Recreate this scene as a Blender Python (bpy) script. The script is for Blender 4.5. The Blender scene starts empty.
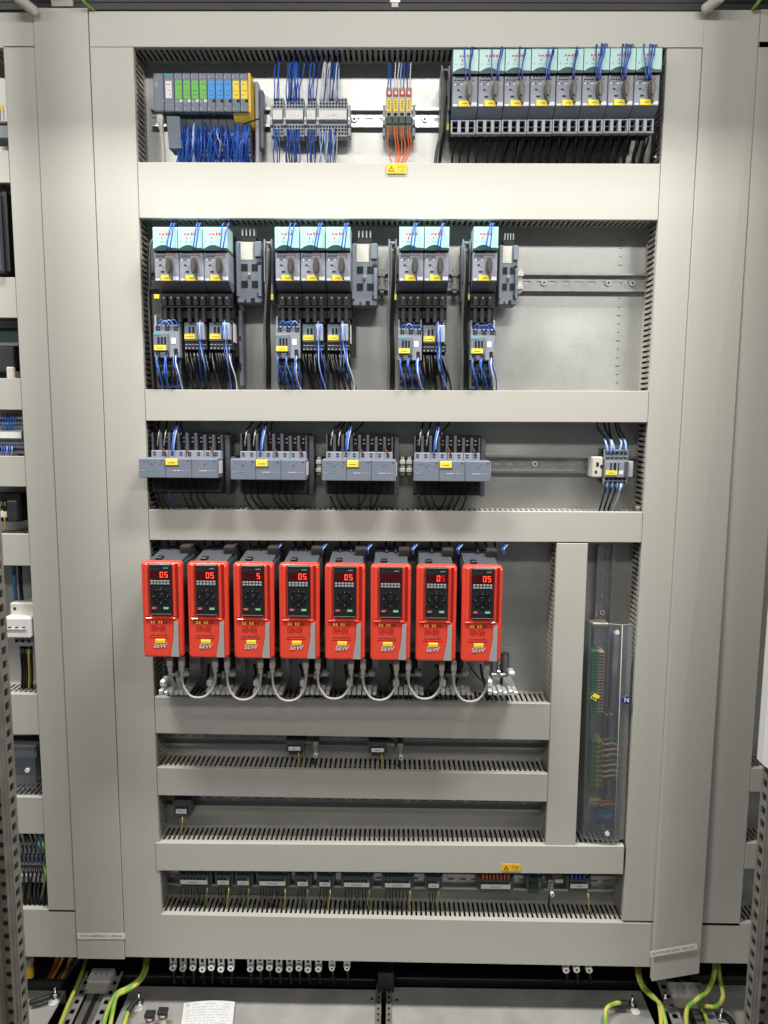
import bpy, math, random
from mathutils import Vector, Matrix
R = math.radians
random.seed(7)
sc = bpy.context.scene
col = sc.collection

# ------------------------------------------------------------------ camera, world, lamps, exposure
CAM_D, CAM_H = 1.47, 1.50                      # metres from the duct lids, height above the room floor
PITCH, YAW, ROLL, FPX = R(7.328), R(-0.656), R(0.4225), 769.0
_f = Vector((math.sin(YAW)*math.cos(PITCH), math.cos(YAW)*math.cos(PITCH), -math.sin(PITCH)))
_r0 = Vector((math.cos(YAW), -math.sin(YAW), 0)); _u0 = _r0.cross(_f)
_r = _r0*math.cos(ROLL)+_u0*math.sin(ROLL); _u = _u0*math.cos(ROLL)-_r0*math.sin(ROLL)
CAMLOC = Vector((0, -CAM_D, CAM_H))
cd = bpy.data.cameras.new('camera'); cam = bpy.data.objects.new('camera', cd); col.objects.link(cam)
cam.matrix_world = Matrix.Translation(CAMLOC) @ Matrix((_r, _u, -_f)).transposed().to_4x4()
cd.sensor_fit = 'VERTICAL'; cd.sensor_height = 24; cd.lens = 24*FPX/1024
cd.clip_start = .02; cd.clip_end = 60
sc.camera = cam
w = bpy.data.worlds.new('World'); sc.world = w; w.use_nodes = True
bg = w.node_tree.nodes['Background']; bg.inputs[0].default_value = (.93, .96, 1, 1); bg.inputs[1].default_value = .095

def lamp(x, y, z, lx, ly, power, colour=(1, .975, .935)):
    l = bpy.data.lights.new('ceiling_lamp', 'AREA'); l.shape = 'RECTANGLE'; l.size = lx; l.size_y = ly
    l.energy = power; l.color = colour
    o = bpy.data.objects.new('ceiling_lamp', l); col.objects.link(o); o.location = (x, y, z); return o
for x_ in (-.95, .85): lamp(x_, -.86, CAM_H+2.15, .75, .26, 76)                    # luminaires over the cabinet fronts: steep light on every ledge
for x_ in (-2.8, -1.4, .05, 1.5, 2.9): 
    o_ = lamp(x_, -2.15, CAM_H+1.32, .9, .10, 11.5); o_.rotation_euler = (R(95), 0, math.atan(x_/2.6)*.7); o_.data.spread = R(125)     # aisle tubes, aimed level with beams narrowed so the lower bays stay dark
sc.view_settings.view_transform = 'Standard'; sc.view_settings.look = 'None'
sc.view_settings.gamma = 1; sc.view_settings.use_curve_mapping = False; sc.view_settings.exposure = 0

# ------------------------------------------------------------------ helpers
def ray(px, py): return _f+_r*((px-384)/FPX)-_u*((py-512)/FPX)
def P(px, py, Y=0.0):                          # the point at depth Y behind the lid plane that the photo shows at px, py
    d = ray(px, py); return CAMLOC+d*((Y+CAM_D)/d.y)
def PZ(px, py, z):
    d = ray(px, py); return CAMLOC+d*((z-CAM_H)/d.z)
def rect(x0, y0, x1, y1, Y):                   # world X0, X1, Z0, Z1 of a photographed rectangle standing at depth Y
    a, b, c, d = P(x0, y0, Y), P(x1, y0, Y), P(x0, y1, Y), P(x1, y1, Y)
    return (a.x+c.x)/2, (b.x+d.x)/2, (c.z+d.z)/2, (a.z+b.z)/2

def lin(c): return tuple(((v/255)/12.92 if v <= 10 else ((v/255+.055)/1.055)**2.4) for v in c)
MATS = {}
def M(name, c, rough=.5, metal=0, var=.06, scale=40, bump=0, bscale=300, stretch=None, emit=0, coat=0):
    m = bpy.data.materials.new(name); m.use_nodes = True; nt = m.node_tree; n = nt.nodes; b = n['Principled BSDF']
    base = lin(c)
    b.inputs['Roughness'].default_value = rough; b.inputs['Metallic'].default_value = metal
    if coat: b.inputs['Coat Weight'].default_value = coat
    tc = n.new('ShaderNodeTexCoord'); mp = n.new('ShaderNodeMapping'); nt.links.new(tc.outputs['Object'], mp.inputs[0])
    if stretch: mp.inputs['Scale'].default_value = stretch
    nz = n.new('ShaderNodeTexNoise'); nz.inputs['Scale'].default_value = scale; nz.inputs['Detail'].default_value = 5
    nt.links.new(mp.outputs[0], nz.inputs['Vector'])
    rp = n.new('ShaderNodeValToRGB'); rp.color_ramp.elements[0].position = .3; rp.color_ramp.elements[1].position = .7
    rp.color_ramp.elements[0].color = tuple(v*(1-var) for v in base)+(1,)
    rp.color_ramp.elements[1].color = tuple(min(1, v*(1+var)) for v in base)+(1,)
    nt.links.new(nz.outputs['Fac'], rp.inputs[0]); nt.links.new(rp.outputs[0], b.inputs['Base Color'])
    mr = n.new('ShaderNodeMapRange'); mr.inputs[3].default_value = max(.02, rough*(1-2*var)); mr.inputs[4].default_value = min(1, rough*(1+2*var))
    nt.links.new(nz.outputs['Fac'], mr.inputs[0]); nt.links.new(mr.outputs[0], b.inputs['Roughness'])
    if bump:
        n2 = n.new('ShaderNodeTexNoise'); n2.inputs['Scale'].default_value = bscale; nt.links.new(mp.outputs[0], n2.inputs['Vector'])
        bp = n.new('ShaderNodeBump'); bp.inputs['Strength'].default_value = bump; bp.inputs['Distance'].default_value = .001
        nt.links.new(n2.outputs['Fac'], bp.inputs['Height']); nt.links.new(bp.outputs[0], b.inputs['Normal'])
    if emit:
        b.inputs['Emission Color'].default_value = base+(1,); b.inputs['Emission Strength'].default_value = emit
    MATS[name] = m; return m
M('lid_v', (188, 186, 177), .40, 0, .012, 10, .03, 120, (60, 60, .8))
M('lid_h', (188, 186, 177), .40, 0, .012, 10, .03, 120, (.8, 60, 60))
M('duct', (176, 173, 163), .5, 0, .05, 30)
M('rail', (196, 198, 198), .34, .8, .06, 60)
M('zinc', (190, 191, 188), .38, .75, .06, 20)
M('dullsteel', (168, 166, 158), .5, .7, .15, 25)
M('rust', (146, 136, 122), .45, .6, .15, 30)
M('chrome', (220, 220, 220), .22, .95, .05, 60)
M('bright', (226, 227, 226), .32, .35, .05, 60)
M('screw', (225, 223, 216), .35, .3, .05, 90)
M('teal', (178, 220, 216), .3, 0, .03, 30)
M('teal_dark', (18, 62, 62), .4)
M('teal_print', (60, 165, 165), .5)
M('slate', (118, 126, 140), .42, 0, .05, 50)
M('dev', (142, 147, 158), .45, 0, .04, 50)
M('dev_light', (178, 183, 190), .45, 0, .04, 50)
M('dev_mid', (112, 120, 134), .45, 0, .05, 50)
M('dev_dark', (78, 82, 88), .45, 0, .05, 50)
M('blueplastic', (120, 129, 139), .45, 0, .05, 40)
M('knob', (74, 71, 66), .4, 0, .06, 80)
M('black', (24, 24, 25), .4, 0, .15, 60)
M('hole', (10, 10, 11), .7)
M('cable', (20, 20, 21), .34, 0, .2, 90)
M('bluew', (50, 102, 198), .36, 0, .1, 80)
M('bluew2', (62, 110, 205), .36, 0, .1, 80)
M('blued', (36, 68, 146), .36, 0, .1, 80)
M('bluel', (150, 178, 228), .4, 0, .08, 80)
M('whitew', (215, 217, 222), .4, 0, .05, 80)
M('orangew', (226, 104, 52), .4, 0, .08, 80)
M('greyw', (172, 169, 160), .42, 0, .05, 60, .2, 500)
M('grey_sleeve', (95, 95, 92), .5)
M('white', (232, 231, 226), .5, 0, .03, 60)
M('paper', (222, 223, 222), .75, 0, .03, 40)
M('offwhite', (205, 202, 192), .5, 0, .05, 60)
M('beige', (205, 176, 142), .5, 0, .08, 60)
M('yellow', (248, 226, 74), .55, 0, .03, 60)
M('yellowdev', (240, 200, 50), .45, 0, .04, 60)
M('warn', (246, 196, 44), .5, 0, .05, 60)
M('print', (72, 70, 66), .7)
M('print_light', (190, 195, 200), .6)
M('print_white', (232, 234, 236), .6)
M('redprint', (226, 70, 38), .6)
M('green_tag', (112, 196, 84), .55, 0, .03)
M('blue_tag', (62, 160, 240), .55, 0, .03)
M('white_tag', (240, 232, 230), .55, 0, .03)
M('yellow_tag', (250, 218, 70), .55, 0, .03)
M('red', (230, 74, 54), .34, 0, .04, 30, 0, 300, None, 0, .25)
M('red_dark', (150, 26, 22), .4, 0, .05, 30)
M('keypad', (32, 34, 38), .38, 0, .08, 60)
M('keybtn', (148, 152, 152), .5, 0, .05)
M('key_dark', (16, 17, 19), .4)
M('key_green', (88, 160, 84), .5)
M('key_red', (170, 48, 46), .5)
M('display', (70, 10, 12), .25)
M('led', (255, 70, 50), .4, 0, 0, 30, 0, 300, None, 2.6)
M('led_dim', (200, 40, 40), .4, 0, 0, 30, 0, 300, None, .9)
M('logo', (200, 200, 198), .4, 0, .04)
M('silver', (168, 168, 166), .38, .1, .04)
M('green', (52, 150, 92), .45, 0, .08)
M('pegreen', (104, 146, 62), .42, 0, .1, 60)
M('peyellow', (196, 184, 84), .42, 0, .1, 60)
M('darkgreen', (38, 66, 54), .45, 0, .08)
M('redled', (196, 34, 44), .4)
M('fuse', (176, 176, 160), .45, 0, .05)
M('blueblk', (66, 108, 160), .45, 0, .08)
M('nblue', (34, 56, 136), .4, 0, .03)
M('floorzinc', (180, 179, 173), .45, .25, .15, 14)
M('cavity', (22, 22, 23), .7, 0, .1)  # near-black: the darkness of the hollow is put into the colour
M('darkmetal', (48, 48, 48), .45, .3, .12, 20)
M('panelwhite', (232, 232, 228), .5, 0, .02)
M('rubber', (42, 42, 44), .6, 0, .15, 60)
M('brownred', (92, 52, 44), .5)

def zinc_plate():                              # galvanised sheet: spangle, faint brushing, dull patches
    m = bpy.data.materials.new('galvanised'); m.use_nodes = True; nt = m.node_tree; n = nt.nodes; b = n['Principled BSDF']
    tc = n.new('ShaderNodeTexCoord')
    v = n.new('ShaderNodeTexVoronoi'); v.inputs['Scale'].default_value = 230; nt.links.new(tc.outputs['Object'], v.inputs['Vector'])
    z = n.new('ShaderNodeTexNoise'); z.inputs['Scale'].default_value = 7; z.inputs['Detail'].default_value = 6; nt.links.new(tc.outputs['Object'], z.inputs['Vector'])
    mx = n.new('ShaderNodeMix'); mx.data_type = 'RGBA'; mx.inputs[0].default_value = .12
    nt.links.new(z.outputs['Color'], mx.inputs[6]); nt.links.new(v.outputs['Color'], mx.inputs[7])
    bw = n.new('ShaderNodeRGBToBW'); nt.links.new(mx.outputs[2], bw.inputs[0])
    rp = n.new('ShaderNodeValToRGB'); rp.color_ramp.elements[0].position = .25; rp.color_ramp.elements[1].position = .75
    rp.color_ramp.elements[0].color = lin((184, 185, 181))+(1,); rp.color_ramp.elements[1].color = lin((214, 215, 211))+(1,)
    nt.links.new(bw.outputs[0], rp.inputs[0]); nt.links.new(rp.outputs[0], b.inputs['Base Color'])
    mr = n.new('ShaderNodeMapRange'); mr.inputs[1].default_value = .25; mr.inputs[2].default_value = .75; mr.inputs[3].default_value = .36; mr.inputs[4].default_value = .54
    nt.links.new(bw.outputs[0], mr.inputs[0]); nt.links.new(mr.outputs[0], b.inputs['Roughness'])
    b.inputs['Metallic'].default_value = .72; MATS['galv'] = m
zinc_plate()
def clear_plastic():
    m = bpy.data.materials.new('clear_plastic'); m.use_nodes = True; nt = m.node_tree; n = nt.nodes
    for x in list(n):
        if x.type == 'BSDF_PRINCIPLED': n.remove(x)
    t = n.new('ShaderNodeBsdfTransparent'); t.inputs[0].default_value = (.97, .97, .975, 1)
    g = n.new('ShaderNodeBsdfGlossy'); g.inputs['Roughness'].default_value = .42; g.inputs[0].default_value = (.9, .95, 1, 1)
    fr = n.new('ShaderNodeLayerWeight'); fr.inputs[0].default_value = .25
    ad = n.new('ShaderNodeMath'); ad.operation = 'ADD'; ad.inputs[1].default_value = .12; nt.links.new(fr.outputs['Facing'], ad.inputs[0])
    mx = n.new('ShaderNodeMixShader'); nt.links.new(ad.outputs[0], mx.inputs[0]); nt.links.new(t.outputs[0], mx.inputs[1]); nt.links.new(g.outputs[0], mx.inputs[2])
    nt.links.new(mx.outputs[0], n['Material Output'].inputs[0]); MATS['clear'] = m
clear_plastic()

class MB:
    def __init__(s): s.v = []; s.f = []; s.mi = []; s.sm = []; s.mats = []; s.cur = 0
    def m(s, name):
        if name not in s.mats: s.mats.append(name)
        s.cur = s.mats.index(name); return s
    def add(s, vs, fs, smooth=False):
        o = len(s.v); s.v += [tuple(v) for v in vs]
        for f in fs: s.f.append([i+o for i in f]); s.mi.append(s.cur); s.sm.append(smooth)
        return s
    def box(s, x0, x1, y0, y1, z0, z1):
        return s.add([(x0, y0, z0), (x1, y0, z0), (x1, y1, z0), (x0, y1, z0), (x0, y0, z1), (x1, y0, z1), (x1, y1, z1), (x0, y1, z1)],
                     [(0, 1, 5, 4), (1, 2, 6, 5), (2, 3, 7, 6), (3, 0, 4, 7), (4, 5, 6, 7), (3, 2, 1, 0)])
    def rbox(s, x0, x1, y0, y1, z0, z1, b=.001):   # box with chamfered edges
        b = min(b, (x1-x0)*.45, (y1-y0)*.45, (z1-z0)*.45)
        vs = []; idx = {}
        for i, X in enumerate((x0, x1)):
            for j, Y in enumerate((y0, y1)):
                for k, Z in enumerate((z0, z1)):
                    dx, dy, dz = (b if i == 0 else -b), (b if j == 0 else -b), (b if k == 0 else -b)
                    for a, p in enumerate(((X, Y+dy, Z+dz), (X+dx, Y, Z+dz), (X+dx, Y+dy, Z))):
                        idx[i, j, k, a] = len(vs); vs.append(p)
        q = lambda i, j, k, a: idx[i, j, k, a]; fs = []
        for i in (0, 1): fs.append([q(i, 0, 0, 0), q(i, 1, 0, 0), q(i, 1, 1, 0), q(i, 0, 1, 0)][::(-1 if i == 0 else 1)])
        for j in (0, 1): fs.append([q(0, j, 0, 1), q(1, j, 0, 1), q(1, j, 1, 1), q(0, j, 1, 1)][::(1 if j == 0 else -1)])
        for k in (0, 1): fs.append([q(0, 0, k, 2), q(1, 0, k, 2), q(1, 1, k, 2), q(0, 1, k, 2)][::(-1 if k == 0 else 1)])
        def orient(f):
            a, b_, c = (Vector(vs[t]) for t in f[:3]); n = (b_-a).cross(c-a)
            ctr = sum((Vector(vs[t]) for t in f), Vector())/len(f)-Vector(((x0+x1)/2, (y0+y1)/2, (z0+z1)/2))
            return f if n.dot(ctr) >= 0 else f[::-1]
        for j in (0, 1):
            for k in (0, 1): fs.append([q(0, j, k, 1), q(1, j, k, 1), q(1, j, k, 2), q(0, j, k, 2)])
        for i in (0, 1):
            for k in (0, 1): fs.append([q(i, 0, k, 0), q(i, 1, k, 0), q(i, 1, k, 2), q(i, 0, k, 2)])
            for j in (0, 1): fs.append([q(i, j, 0, 0), q(i, j, 1, 0), q(i, j, 1, 1), q(i, j, 0, 1)])
        for i in (0, 1):
            for j in (0, 1):
                for k in (0, 1): fs.append([q(i, j, k, 0), q(i, j, k, 1), q(i, j, k, 2)])
        return s.add(vs, [orient(f) for f in fs])
    def prism(s, prof, a0, a1, axis='x', smooth=False):
        # prof: convex-ish outline; axis x: (y, z); axis y: (x, z); axis z: (x, y)
        n = len(prof)
        mk = {'x': lambda p, a: (a, p[0], p[1]), 'y': lambda p, a: (p[0], a, p[1]), 'z': lambda p, a: (p[0], p[1], a)}[axis]
        vs = [mk(p, a0) for p in prof]+[mk(p, a1) for p in prof]
        fs = [(i, (i+1) % n, n+(i+1) % n, n+i) for i in range(n)]
        area = sum(prof[i][0]*prof[(i+1) % n][1]-prof[(i+1) % n][0]*prof[i][1] for i in range(n))
        flip = (area > 0) == (axis == 'y')
        caps = [tuple(range(n))[::-1], tuple(range(n, 2*n))]
        if flip: fs = [f[::-1] for f in fs]; caps = [c[::-1] for c in caps]
        s.add(vs, fs, smooth); o = len(s.v)-2*n
        for c in caps: s.f.append([i+o for i in c]); s.mi.append(s.cur); s.sm.append(False)
        return s
    def cyl(s, c, r, h, axis='y', n=14, r2=None, smooth=True):
        r2 = r if r2 is None else r2; c = Vector(c); vs = []
        for t, rr in ((0, r), (h, r2)):
            for i in range(n):
                a = 2*math.pi*i/n; u, v = rr*math.cos(a), rr*math.sin(a)
                vs.append({'y': (c.x+u, c.y+t, c.z+v), 'z': (c.x+u, c.y+v, c.z+t), 'x': (c.x+t, c.y+u, c.z+v)}[axis])
        side = [(i, (i+1) % n, n+(i+1) % n, n+i) for i in range(n)]
        if axis == 'y': side = [f[::-1] for f in side]
        s.add(vs, side, smooth); o = len(s.v)-2*n
        for cap in (list(range(n)), list(range(n, 2*n))): s.f.append([i+o for i in cap]); s.mi.append(s.cur); s.sm.append(False)
        return s
    def tube(s, pts, r, seg=6, sub=6, caps=True):
        pts = [Vector(p) for p in pts]
        if len(pts) > 2 and sub > 1:
            e = [pts[0]*2-pts[1]]+pts+[pts[-1]*2-pts[-2]]; out = []
            for i in range(1, len(e)-2):
                for k in range(sub):
                    t = k/sub; a, b, c, d = e[i-1], e[i], e[i+1], e[i+2]
                    out.append(.5*((2*b)+(c-a)*t+(2*a-5*b+4*c-d)*t*t+(3*b-a-3*c+d)*t**3))
            out.append(pts[-1]); pts = out
        n = len(pts); vs = []; prev = None
        for i, p in enumerate(pts):
            t = (pts[min(i+1, n-1)]-pts[max(i-1, 0)]).normalized()
            if prev is None: prev = t.orthogonal().normalized()
            prev = (prev-t*prev.dot(t)).normalized(); b = t.cross(prev)
            for k in range(seg):
                a = 2*math.pi*k/seg; vs.append(p+prev*(r*math.cos(a))+b*(r*math.sin(a)))
        fs = [(i*seg+k, i*seg+(k+1) % seg, (i+1)*seg+(k+1) % seg, (i+1)*seg+k) for i in range(n-1) for k in range(seg)]
        if caps: fs += [tuple(range(seg))[::-1], tuple(range((n-1)*seg, n*seg))]
        return s.add(vs, fs, True)
    def data(s, name):
        me = bpy.data.meshes.new(name); me.from_pydata(s.v, [], s.f)
        for x in s.mats: me.materials.append(MATS[x])
        me.polygons.foreach_set('material_index', s.mi); me.polygons.foreach_set('use_smooth', s.sm); me.update(); return me
    def build(s, name, parent=None, loc=None, kind=None):
        return put(name, s.data(name), parent, loc, kind)
def put(name, me, parent=None, loc=None, kind=None):
    o = bpy.data.objects.new(name, me); col.objects.link(o)
    if parent: o.parent = parent
    if loc is not None: o.location = loc
    if kind: o['kind'] = kind
    return o
def tag(o, label, cat, group=None):
    o['label'] = label; o['category'] = cat
    if group: o['group'] = group
    return o
def thing(name, label, cat, loc=(0, 0, 0), group=None):
    o = bpy.data.objects.new(name, None); o.empty_display_size = .01; col.objects.link(o); o.location = loc
    return tag(o, label, cat, group)
def dup(o, loc=None, label=None, parent=None, group=None):
    c = o.copy(); col.objects.link(c)
    if parent: c.parent = parent
    if loc is not None: c.location = loc
    if label: c['label'] = label
    if group: c['group'] = group
    for ch in [x for x in SRC[o.name]] if o.name in SRC else list(o.children): dup(ch, None, None, c)
    return c
SRC = {}
MASS = {}
MASS_KEYS = ('wires under the controller', 'power wires under', 'load wires under', 'black wires under', 'solid blue wired strip', 'longest pale strip', 'supply wires of')
def wire(pts, r, mat, label, group, name='wire', cat='wire', seg=6, sub=6):
    if group and any(k in group for k in MASS_KEYS):      # crowded bundles whose strands nobody could count
        if group not in MASS: MASS[group] = (MB(), label)
        MASS[group][0].m(mat).tube(pts, r, 5, 5); return None
    return tag(MB().m(mat).tube(pts, r, seg, sub).build(name), label, cat, group)
J = lambda a: random.uniform(-a, a)
_txt = {}
def text_mesh(txt, size, mat, depth=.0002, shear=0):
    k = (txt, size, mat)
    if k in _txt: return _txt[k]
    cu = bpy.data.curves.new('t', 'FONT'); cu.body = txt; cu.size = size; cu.align_x = 'CENTER'; cu.align_y = 'CENTER'; cu.extrude = depth; cu.shear = shear; cu.offset = size*.018
    cu.resolution_u = 3
    o = bpy.data.objects.new('t', cu); col.objects.link(o); bpy.context.view_layer.update()
    me = bpy.data.meshes.new_from_object(o.evaluated_get(bpy.context.evaluated_depsgraph_get()))
    bpy.data.objects.remove(o); bpy.data.curves.remove(cu)
    me.transform(Matrix.Rotation(R(90), 4, 'X')); me.materials.clear(); me.materials.append(MATS[mat]); _txt[k] = me; return me
def dashes(mb, x0, x1, z, y, h, seed=0, density=.62, unit=.0011):      # a line of print too small to read
    rnd = random.Random(seed); x = x0
    while x < x1:
        l = unit*rnd.uniform(.6, 2.4)
        if rnd.random() < density+.2: mb.box(x, min(x+l, x1), y, y+.0004, z, z+h*rnd.uniform(.6, 1))
        x += l+unit*rnd.uniform(.4, 1.1)
    return mb

# ------------------------------------------------------------------ setting: mounting plate, cavity, cabinet roof
DEP = .075                                     # duct depth: lids at Y = 0, mounting plate at Y = DEP
XA, XB, XC, XD, XE, XF = -.6513, -.5519, -.4726, .4807, .5441, .6431
def H(v): return CAM_H+v
Z = {k: H(v) for k, v in dict(t0=.7094, t1=.6487, a0=.4525, a1=.3534, b0=.0434, b1=-.0162, c0=-.1863, c1=-.2464, d0=-.5671, d1=-.6441,
     e0=-.7151, e1=-.7752, f0=-.8717, f1=-.9332, g0=-1.0361, g1=-1.1351).items()}
pl = MB().m('galv').box(-1.25, 1.25, DEP, DEP+.003, Z['g1']-.01, Z['t0']+.02).build('mounting_plate'); pl['kind'] = 'structure'
cv = MB().m('cavity').box(-1.4, 1.4, .42, .43, H(-1.6), H(1.1)).build('back_wall'); cv['kind'] = 'structure'
XLO, XRO = sum(P(*q).x for q in ((4, 50), (17.7, 340), (29, 540), (36, 690), (47.6, 900)))/5, sum(P(*q).x for q in ((760, 640), (752, 760), (742, 905)))/3
print('XLO', XLO, 'XRO', XRO)

# ------------------------------------------------------------------ wire ducts
PITCH_S, FING, WALLT = .0101, .0056, .0018
def slotted(L, along, name, parent, loc, sign):  # one slotted side wall, real fingers, running along x or z
    mb = MB().m('duct'); n = int(L/PITCH_S)
    y0, y1, y2 = .0055, .064, DEP-.0005
    a0, a1 = (0, WALLT) if sign > 0 else (-WALLT, 0)
    def bx(u0, u1, q0, q1):
        if along == 'x': mb.box(u0, u1, q0, q1, a0, a1)
        else: mb.box(a0, a1, q0, q1, u0, u1)
    bx(-L/2, L/2, y1, y2)
    for i in range(n):
        u = -L/2+(i+.5)*L/n; bx(u-FING/2, u+FING/2, y0, y1)
        bx(u-FING/2-.0009, u+FING/2+.0009, y0+.024, y0+.027)      # the fingers' snap-off notches
    return mb.build(name, parent, loc, 'stuff')
def duct(label, x0, x1, z0, z1, along, tilt=0, walls=(1, 1), proud=0, group='grey slotted wire ducts', yaw=0, lift=0):
    c = Vector(((x0+x1)/2, 0, (z0+z1)/2)); t = thing('wire_duct', label, 'wire duct', c, group); t.rotation_euler = (0, -tilt, 0)
    hx, hz = (x1-x0)/2, (z1-z0)/2; g = .0004
    mb = MB().m('lid_h' if along == 'x' else 'lid_v')
    mb.rbox(-hx+g, hx-g, -proud, .0022-proud, -hz+g, hz-g, .0008)
    if along == 'x':
        mb.box(-hx+g, hx-g, .0021-proud, .0115, hz-g-.0016, hz-g-.0002); mb.box(-hx+g, hx-g, .0021-proud, .0115, -hz+g+.0002, -hz+g+.0016)
    else:
        mb.box(hx-g-.0016, hx-g-.0002, .0021-proud, .0115, -hz+g, hz-g); mb.box(-hx+g+.0002, -hx+g+.0016, .0021-proud, .0115, -hz+g, hz-g)
    mb.build('lid', t)
    ins = .0030
    if along == 'x':
        if walls[0]: slotted(2*hx-.004, 'x', 'slotted_wall', t, (0, 0, hz-ins), -1)
        if walls[1]: slotted(2*hx-.004, 'x', 'slotted_wall', t, (0, 0, -hz+ins), 1)
    else:
        if walls[0]: slotted(2*hz-.004, 'z', 'slotted_wall', t, (-hx+ins, 0, 0), 1)
        if walls[1]: slotted(2*hz-.004, 'z', 'slotted_wall', t, (hx-ins, 0, 0), -1)
    MB().m('duct').box(-hx+.004, hx-.004, DEP-.0028, DEP-.001, -hz+.004, hz-.004).build('base', t)
    if min(hx, hz) > .02: MB().m('cable').box(-hx+.009, hx-.009, .034, DEP-.004, -hz+.009, hz-.009).build('dark_cable_fill', t, kind='stuff')  # black block for the wires inside, added to darken the slots
    return t
def tl(k):  # tilt from the measured left and right heights
    return {'b': .004, 'c': .0042, 'd': -.006, 'e': -.004, 'f': .0085, 'g': -.004}.get(k, 0)
duct('long grey wire duct along the top edge above the blue wired devices', XB, XE+.001, Z['t1'], Z['t0'], 'x', .001)
duct('wide grey wire duct below the programmable controller and terminal strips', XC, XD, Z['a1'], Z['a0'], 'x', .0006)
duct('grey wire duct below the red printed teal motor starters with contactors', XC, XD, Z['b1'], Z['b0'], 'x', tl('b'))
duct('grey wire duct directly above the eight red frequency drives', XC, XD, Z['c1'], Z['c0'], 'x', tl('c'))
XM0 = sum(P(*q).x for q in ((555.8, 545), (546.6, 840)))/2; XM1 = sum(P(*q).x for q in ((587, 545), (577, 840)))/2
duct('grey wire duct directly under the red frequency drives and their looped cables', XC, XM0, Z['d1'], Z['d0'], 'x', tl('d'))
duct('short grey wire duct between the two near empty narrow terminal bays', XC, XM0, Z['e1'], Z['e0'], 'x', tl('e'))
duct('grey wire duct with yellow warning sticker above the bottom terminal row', XC-.007, XD-.004, Z['f1'], Z['f0'], 'x', .0068, proud=.0022)
duct('wide grey wire duct along the very bottom of the mounting plate', XB, XE, Z['g1'], Z['g0'], 'x', tl('g'))
duct('short upright grey duct beside the clear terminal cover', XM0, XM1, Z['f0']-.002, Z['c1'], 'z')
duct('upright grey duct bordering the devices on the left', XB, XC, Z['g0'], Z['t1'], 'z', R(.0))
duct('upright grey duct bordering the devices on the right', XD, XE, Z['g0']+.002, Z['t1'], 'z', 0)
DL = duct('long upright grey cover strip on the left bearing a white tape label', XA, XB, H(-1.137), Z['t0']+.004, 'z', 0, proud=.002)
duct('leftmost upright grey duct beside the neighbouring panel', XLO, XA, Z['g0']+.003, Z['t1']+.002, 'z', 0)
DR = duct('loose upright grey cover strip on the right tilted over its duct', XE, XF, H(-1.150), Z['t0']+.003, 'z', 0, proud=.002)
for ch in DR.children:
    if ch.name.startswith('lid'):                # this lid has come off at the foot: it leans out and sideways
        hx_, hz_ = (XF-XE)/2-.0004, (Z['t0']+.003-H(-1.150))/2
        me_ = ch.data
        for v_ in me_.vertices:
            if v_.co.z < -hz_*.9: v_.co.z += .0075*(v_.co.x/hx_); v_.co.y -= .003*(1-v_.co.x/hx_)
        ch.location = (-.001, -.003, 0); ch.rotation_euler = (R(-.30), R(.06), 0)
duct('rightmost upright grey duct beside the dark gap', XF, XRO, Z['g0']-.006, Z['t1']+.012, 'z', 0)
# neighbouring panels' stub ducts
XL0, XR1 = -1.0, 1.05
for lab, y0, y1 in (('top', 12, 48), ('above the dark grey neighbour module', 150, 183), ('below the dark grey neighbour module', 277, 318), ('above the neighbour terminals with blue wires', 378, 410),
                    ('below the neighbour terminals with blue wires', 456, 487), ('above the white neighbour switch', 534, 566), ('below the white neighbour switch', 694, 735),
                    ('below the small clear neighbour cover', 797, 834), ('bottom', 909, 957)):
    x = 8 if y0 < 400 else 30
    za, zb = P(x, y0).z, P(x, y1).z; far = XA if lab in ('top', 'bottom') else XLO
    duct('grey duct stub of the left neighbour panel, %s' % (lab+' one' if lab in ('top', 'bottom') else lab), XL0, far, zb, za, 'x', 0)
duct('grey duct stub of the right neighbour panel, top one', XF, XR1, P(765, 48).z, P(765, 9).z, 'x')
for lab, y0, y1 in (('upper one in the dark gap', 768, 792), ('lower one in the dark gap', 843, 869), ('bottom one', 923, 964)):
    duct('grey duct stub of the right neighbour panel, ' + lab, XF if y0 > 900 else XRO, XR1, P(745, y1).z, P(745, y0).z, 'x')

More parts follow.
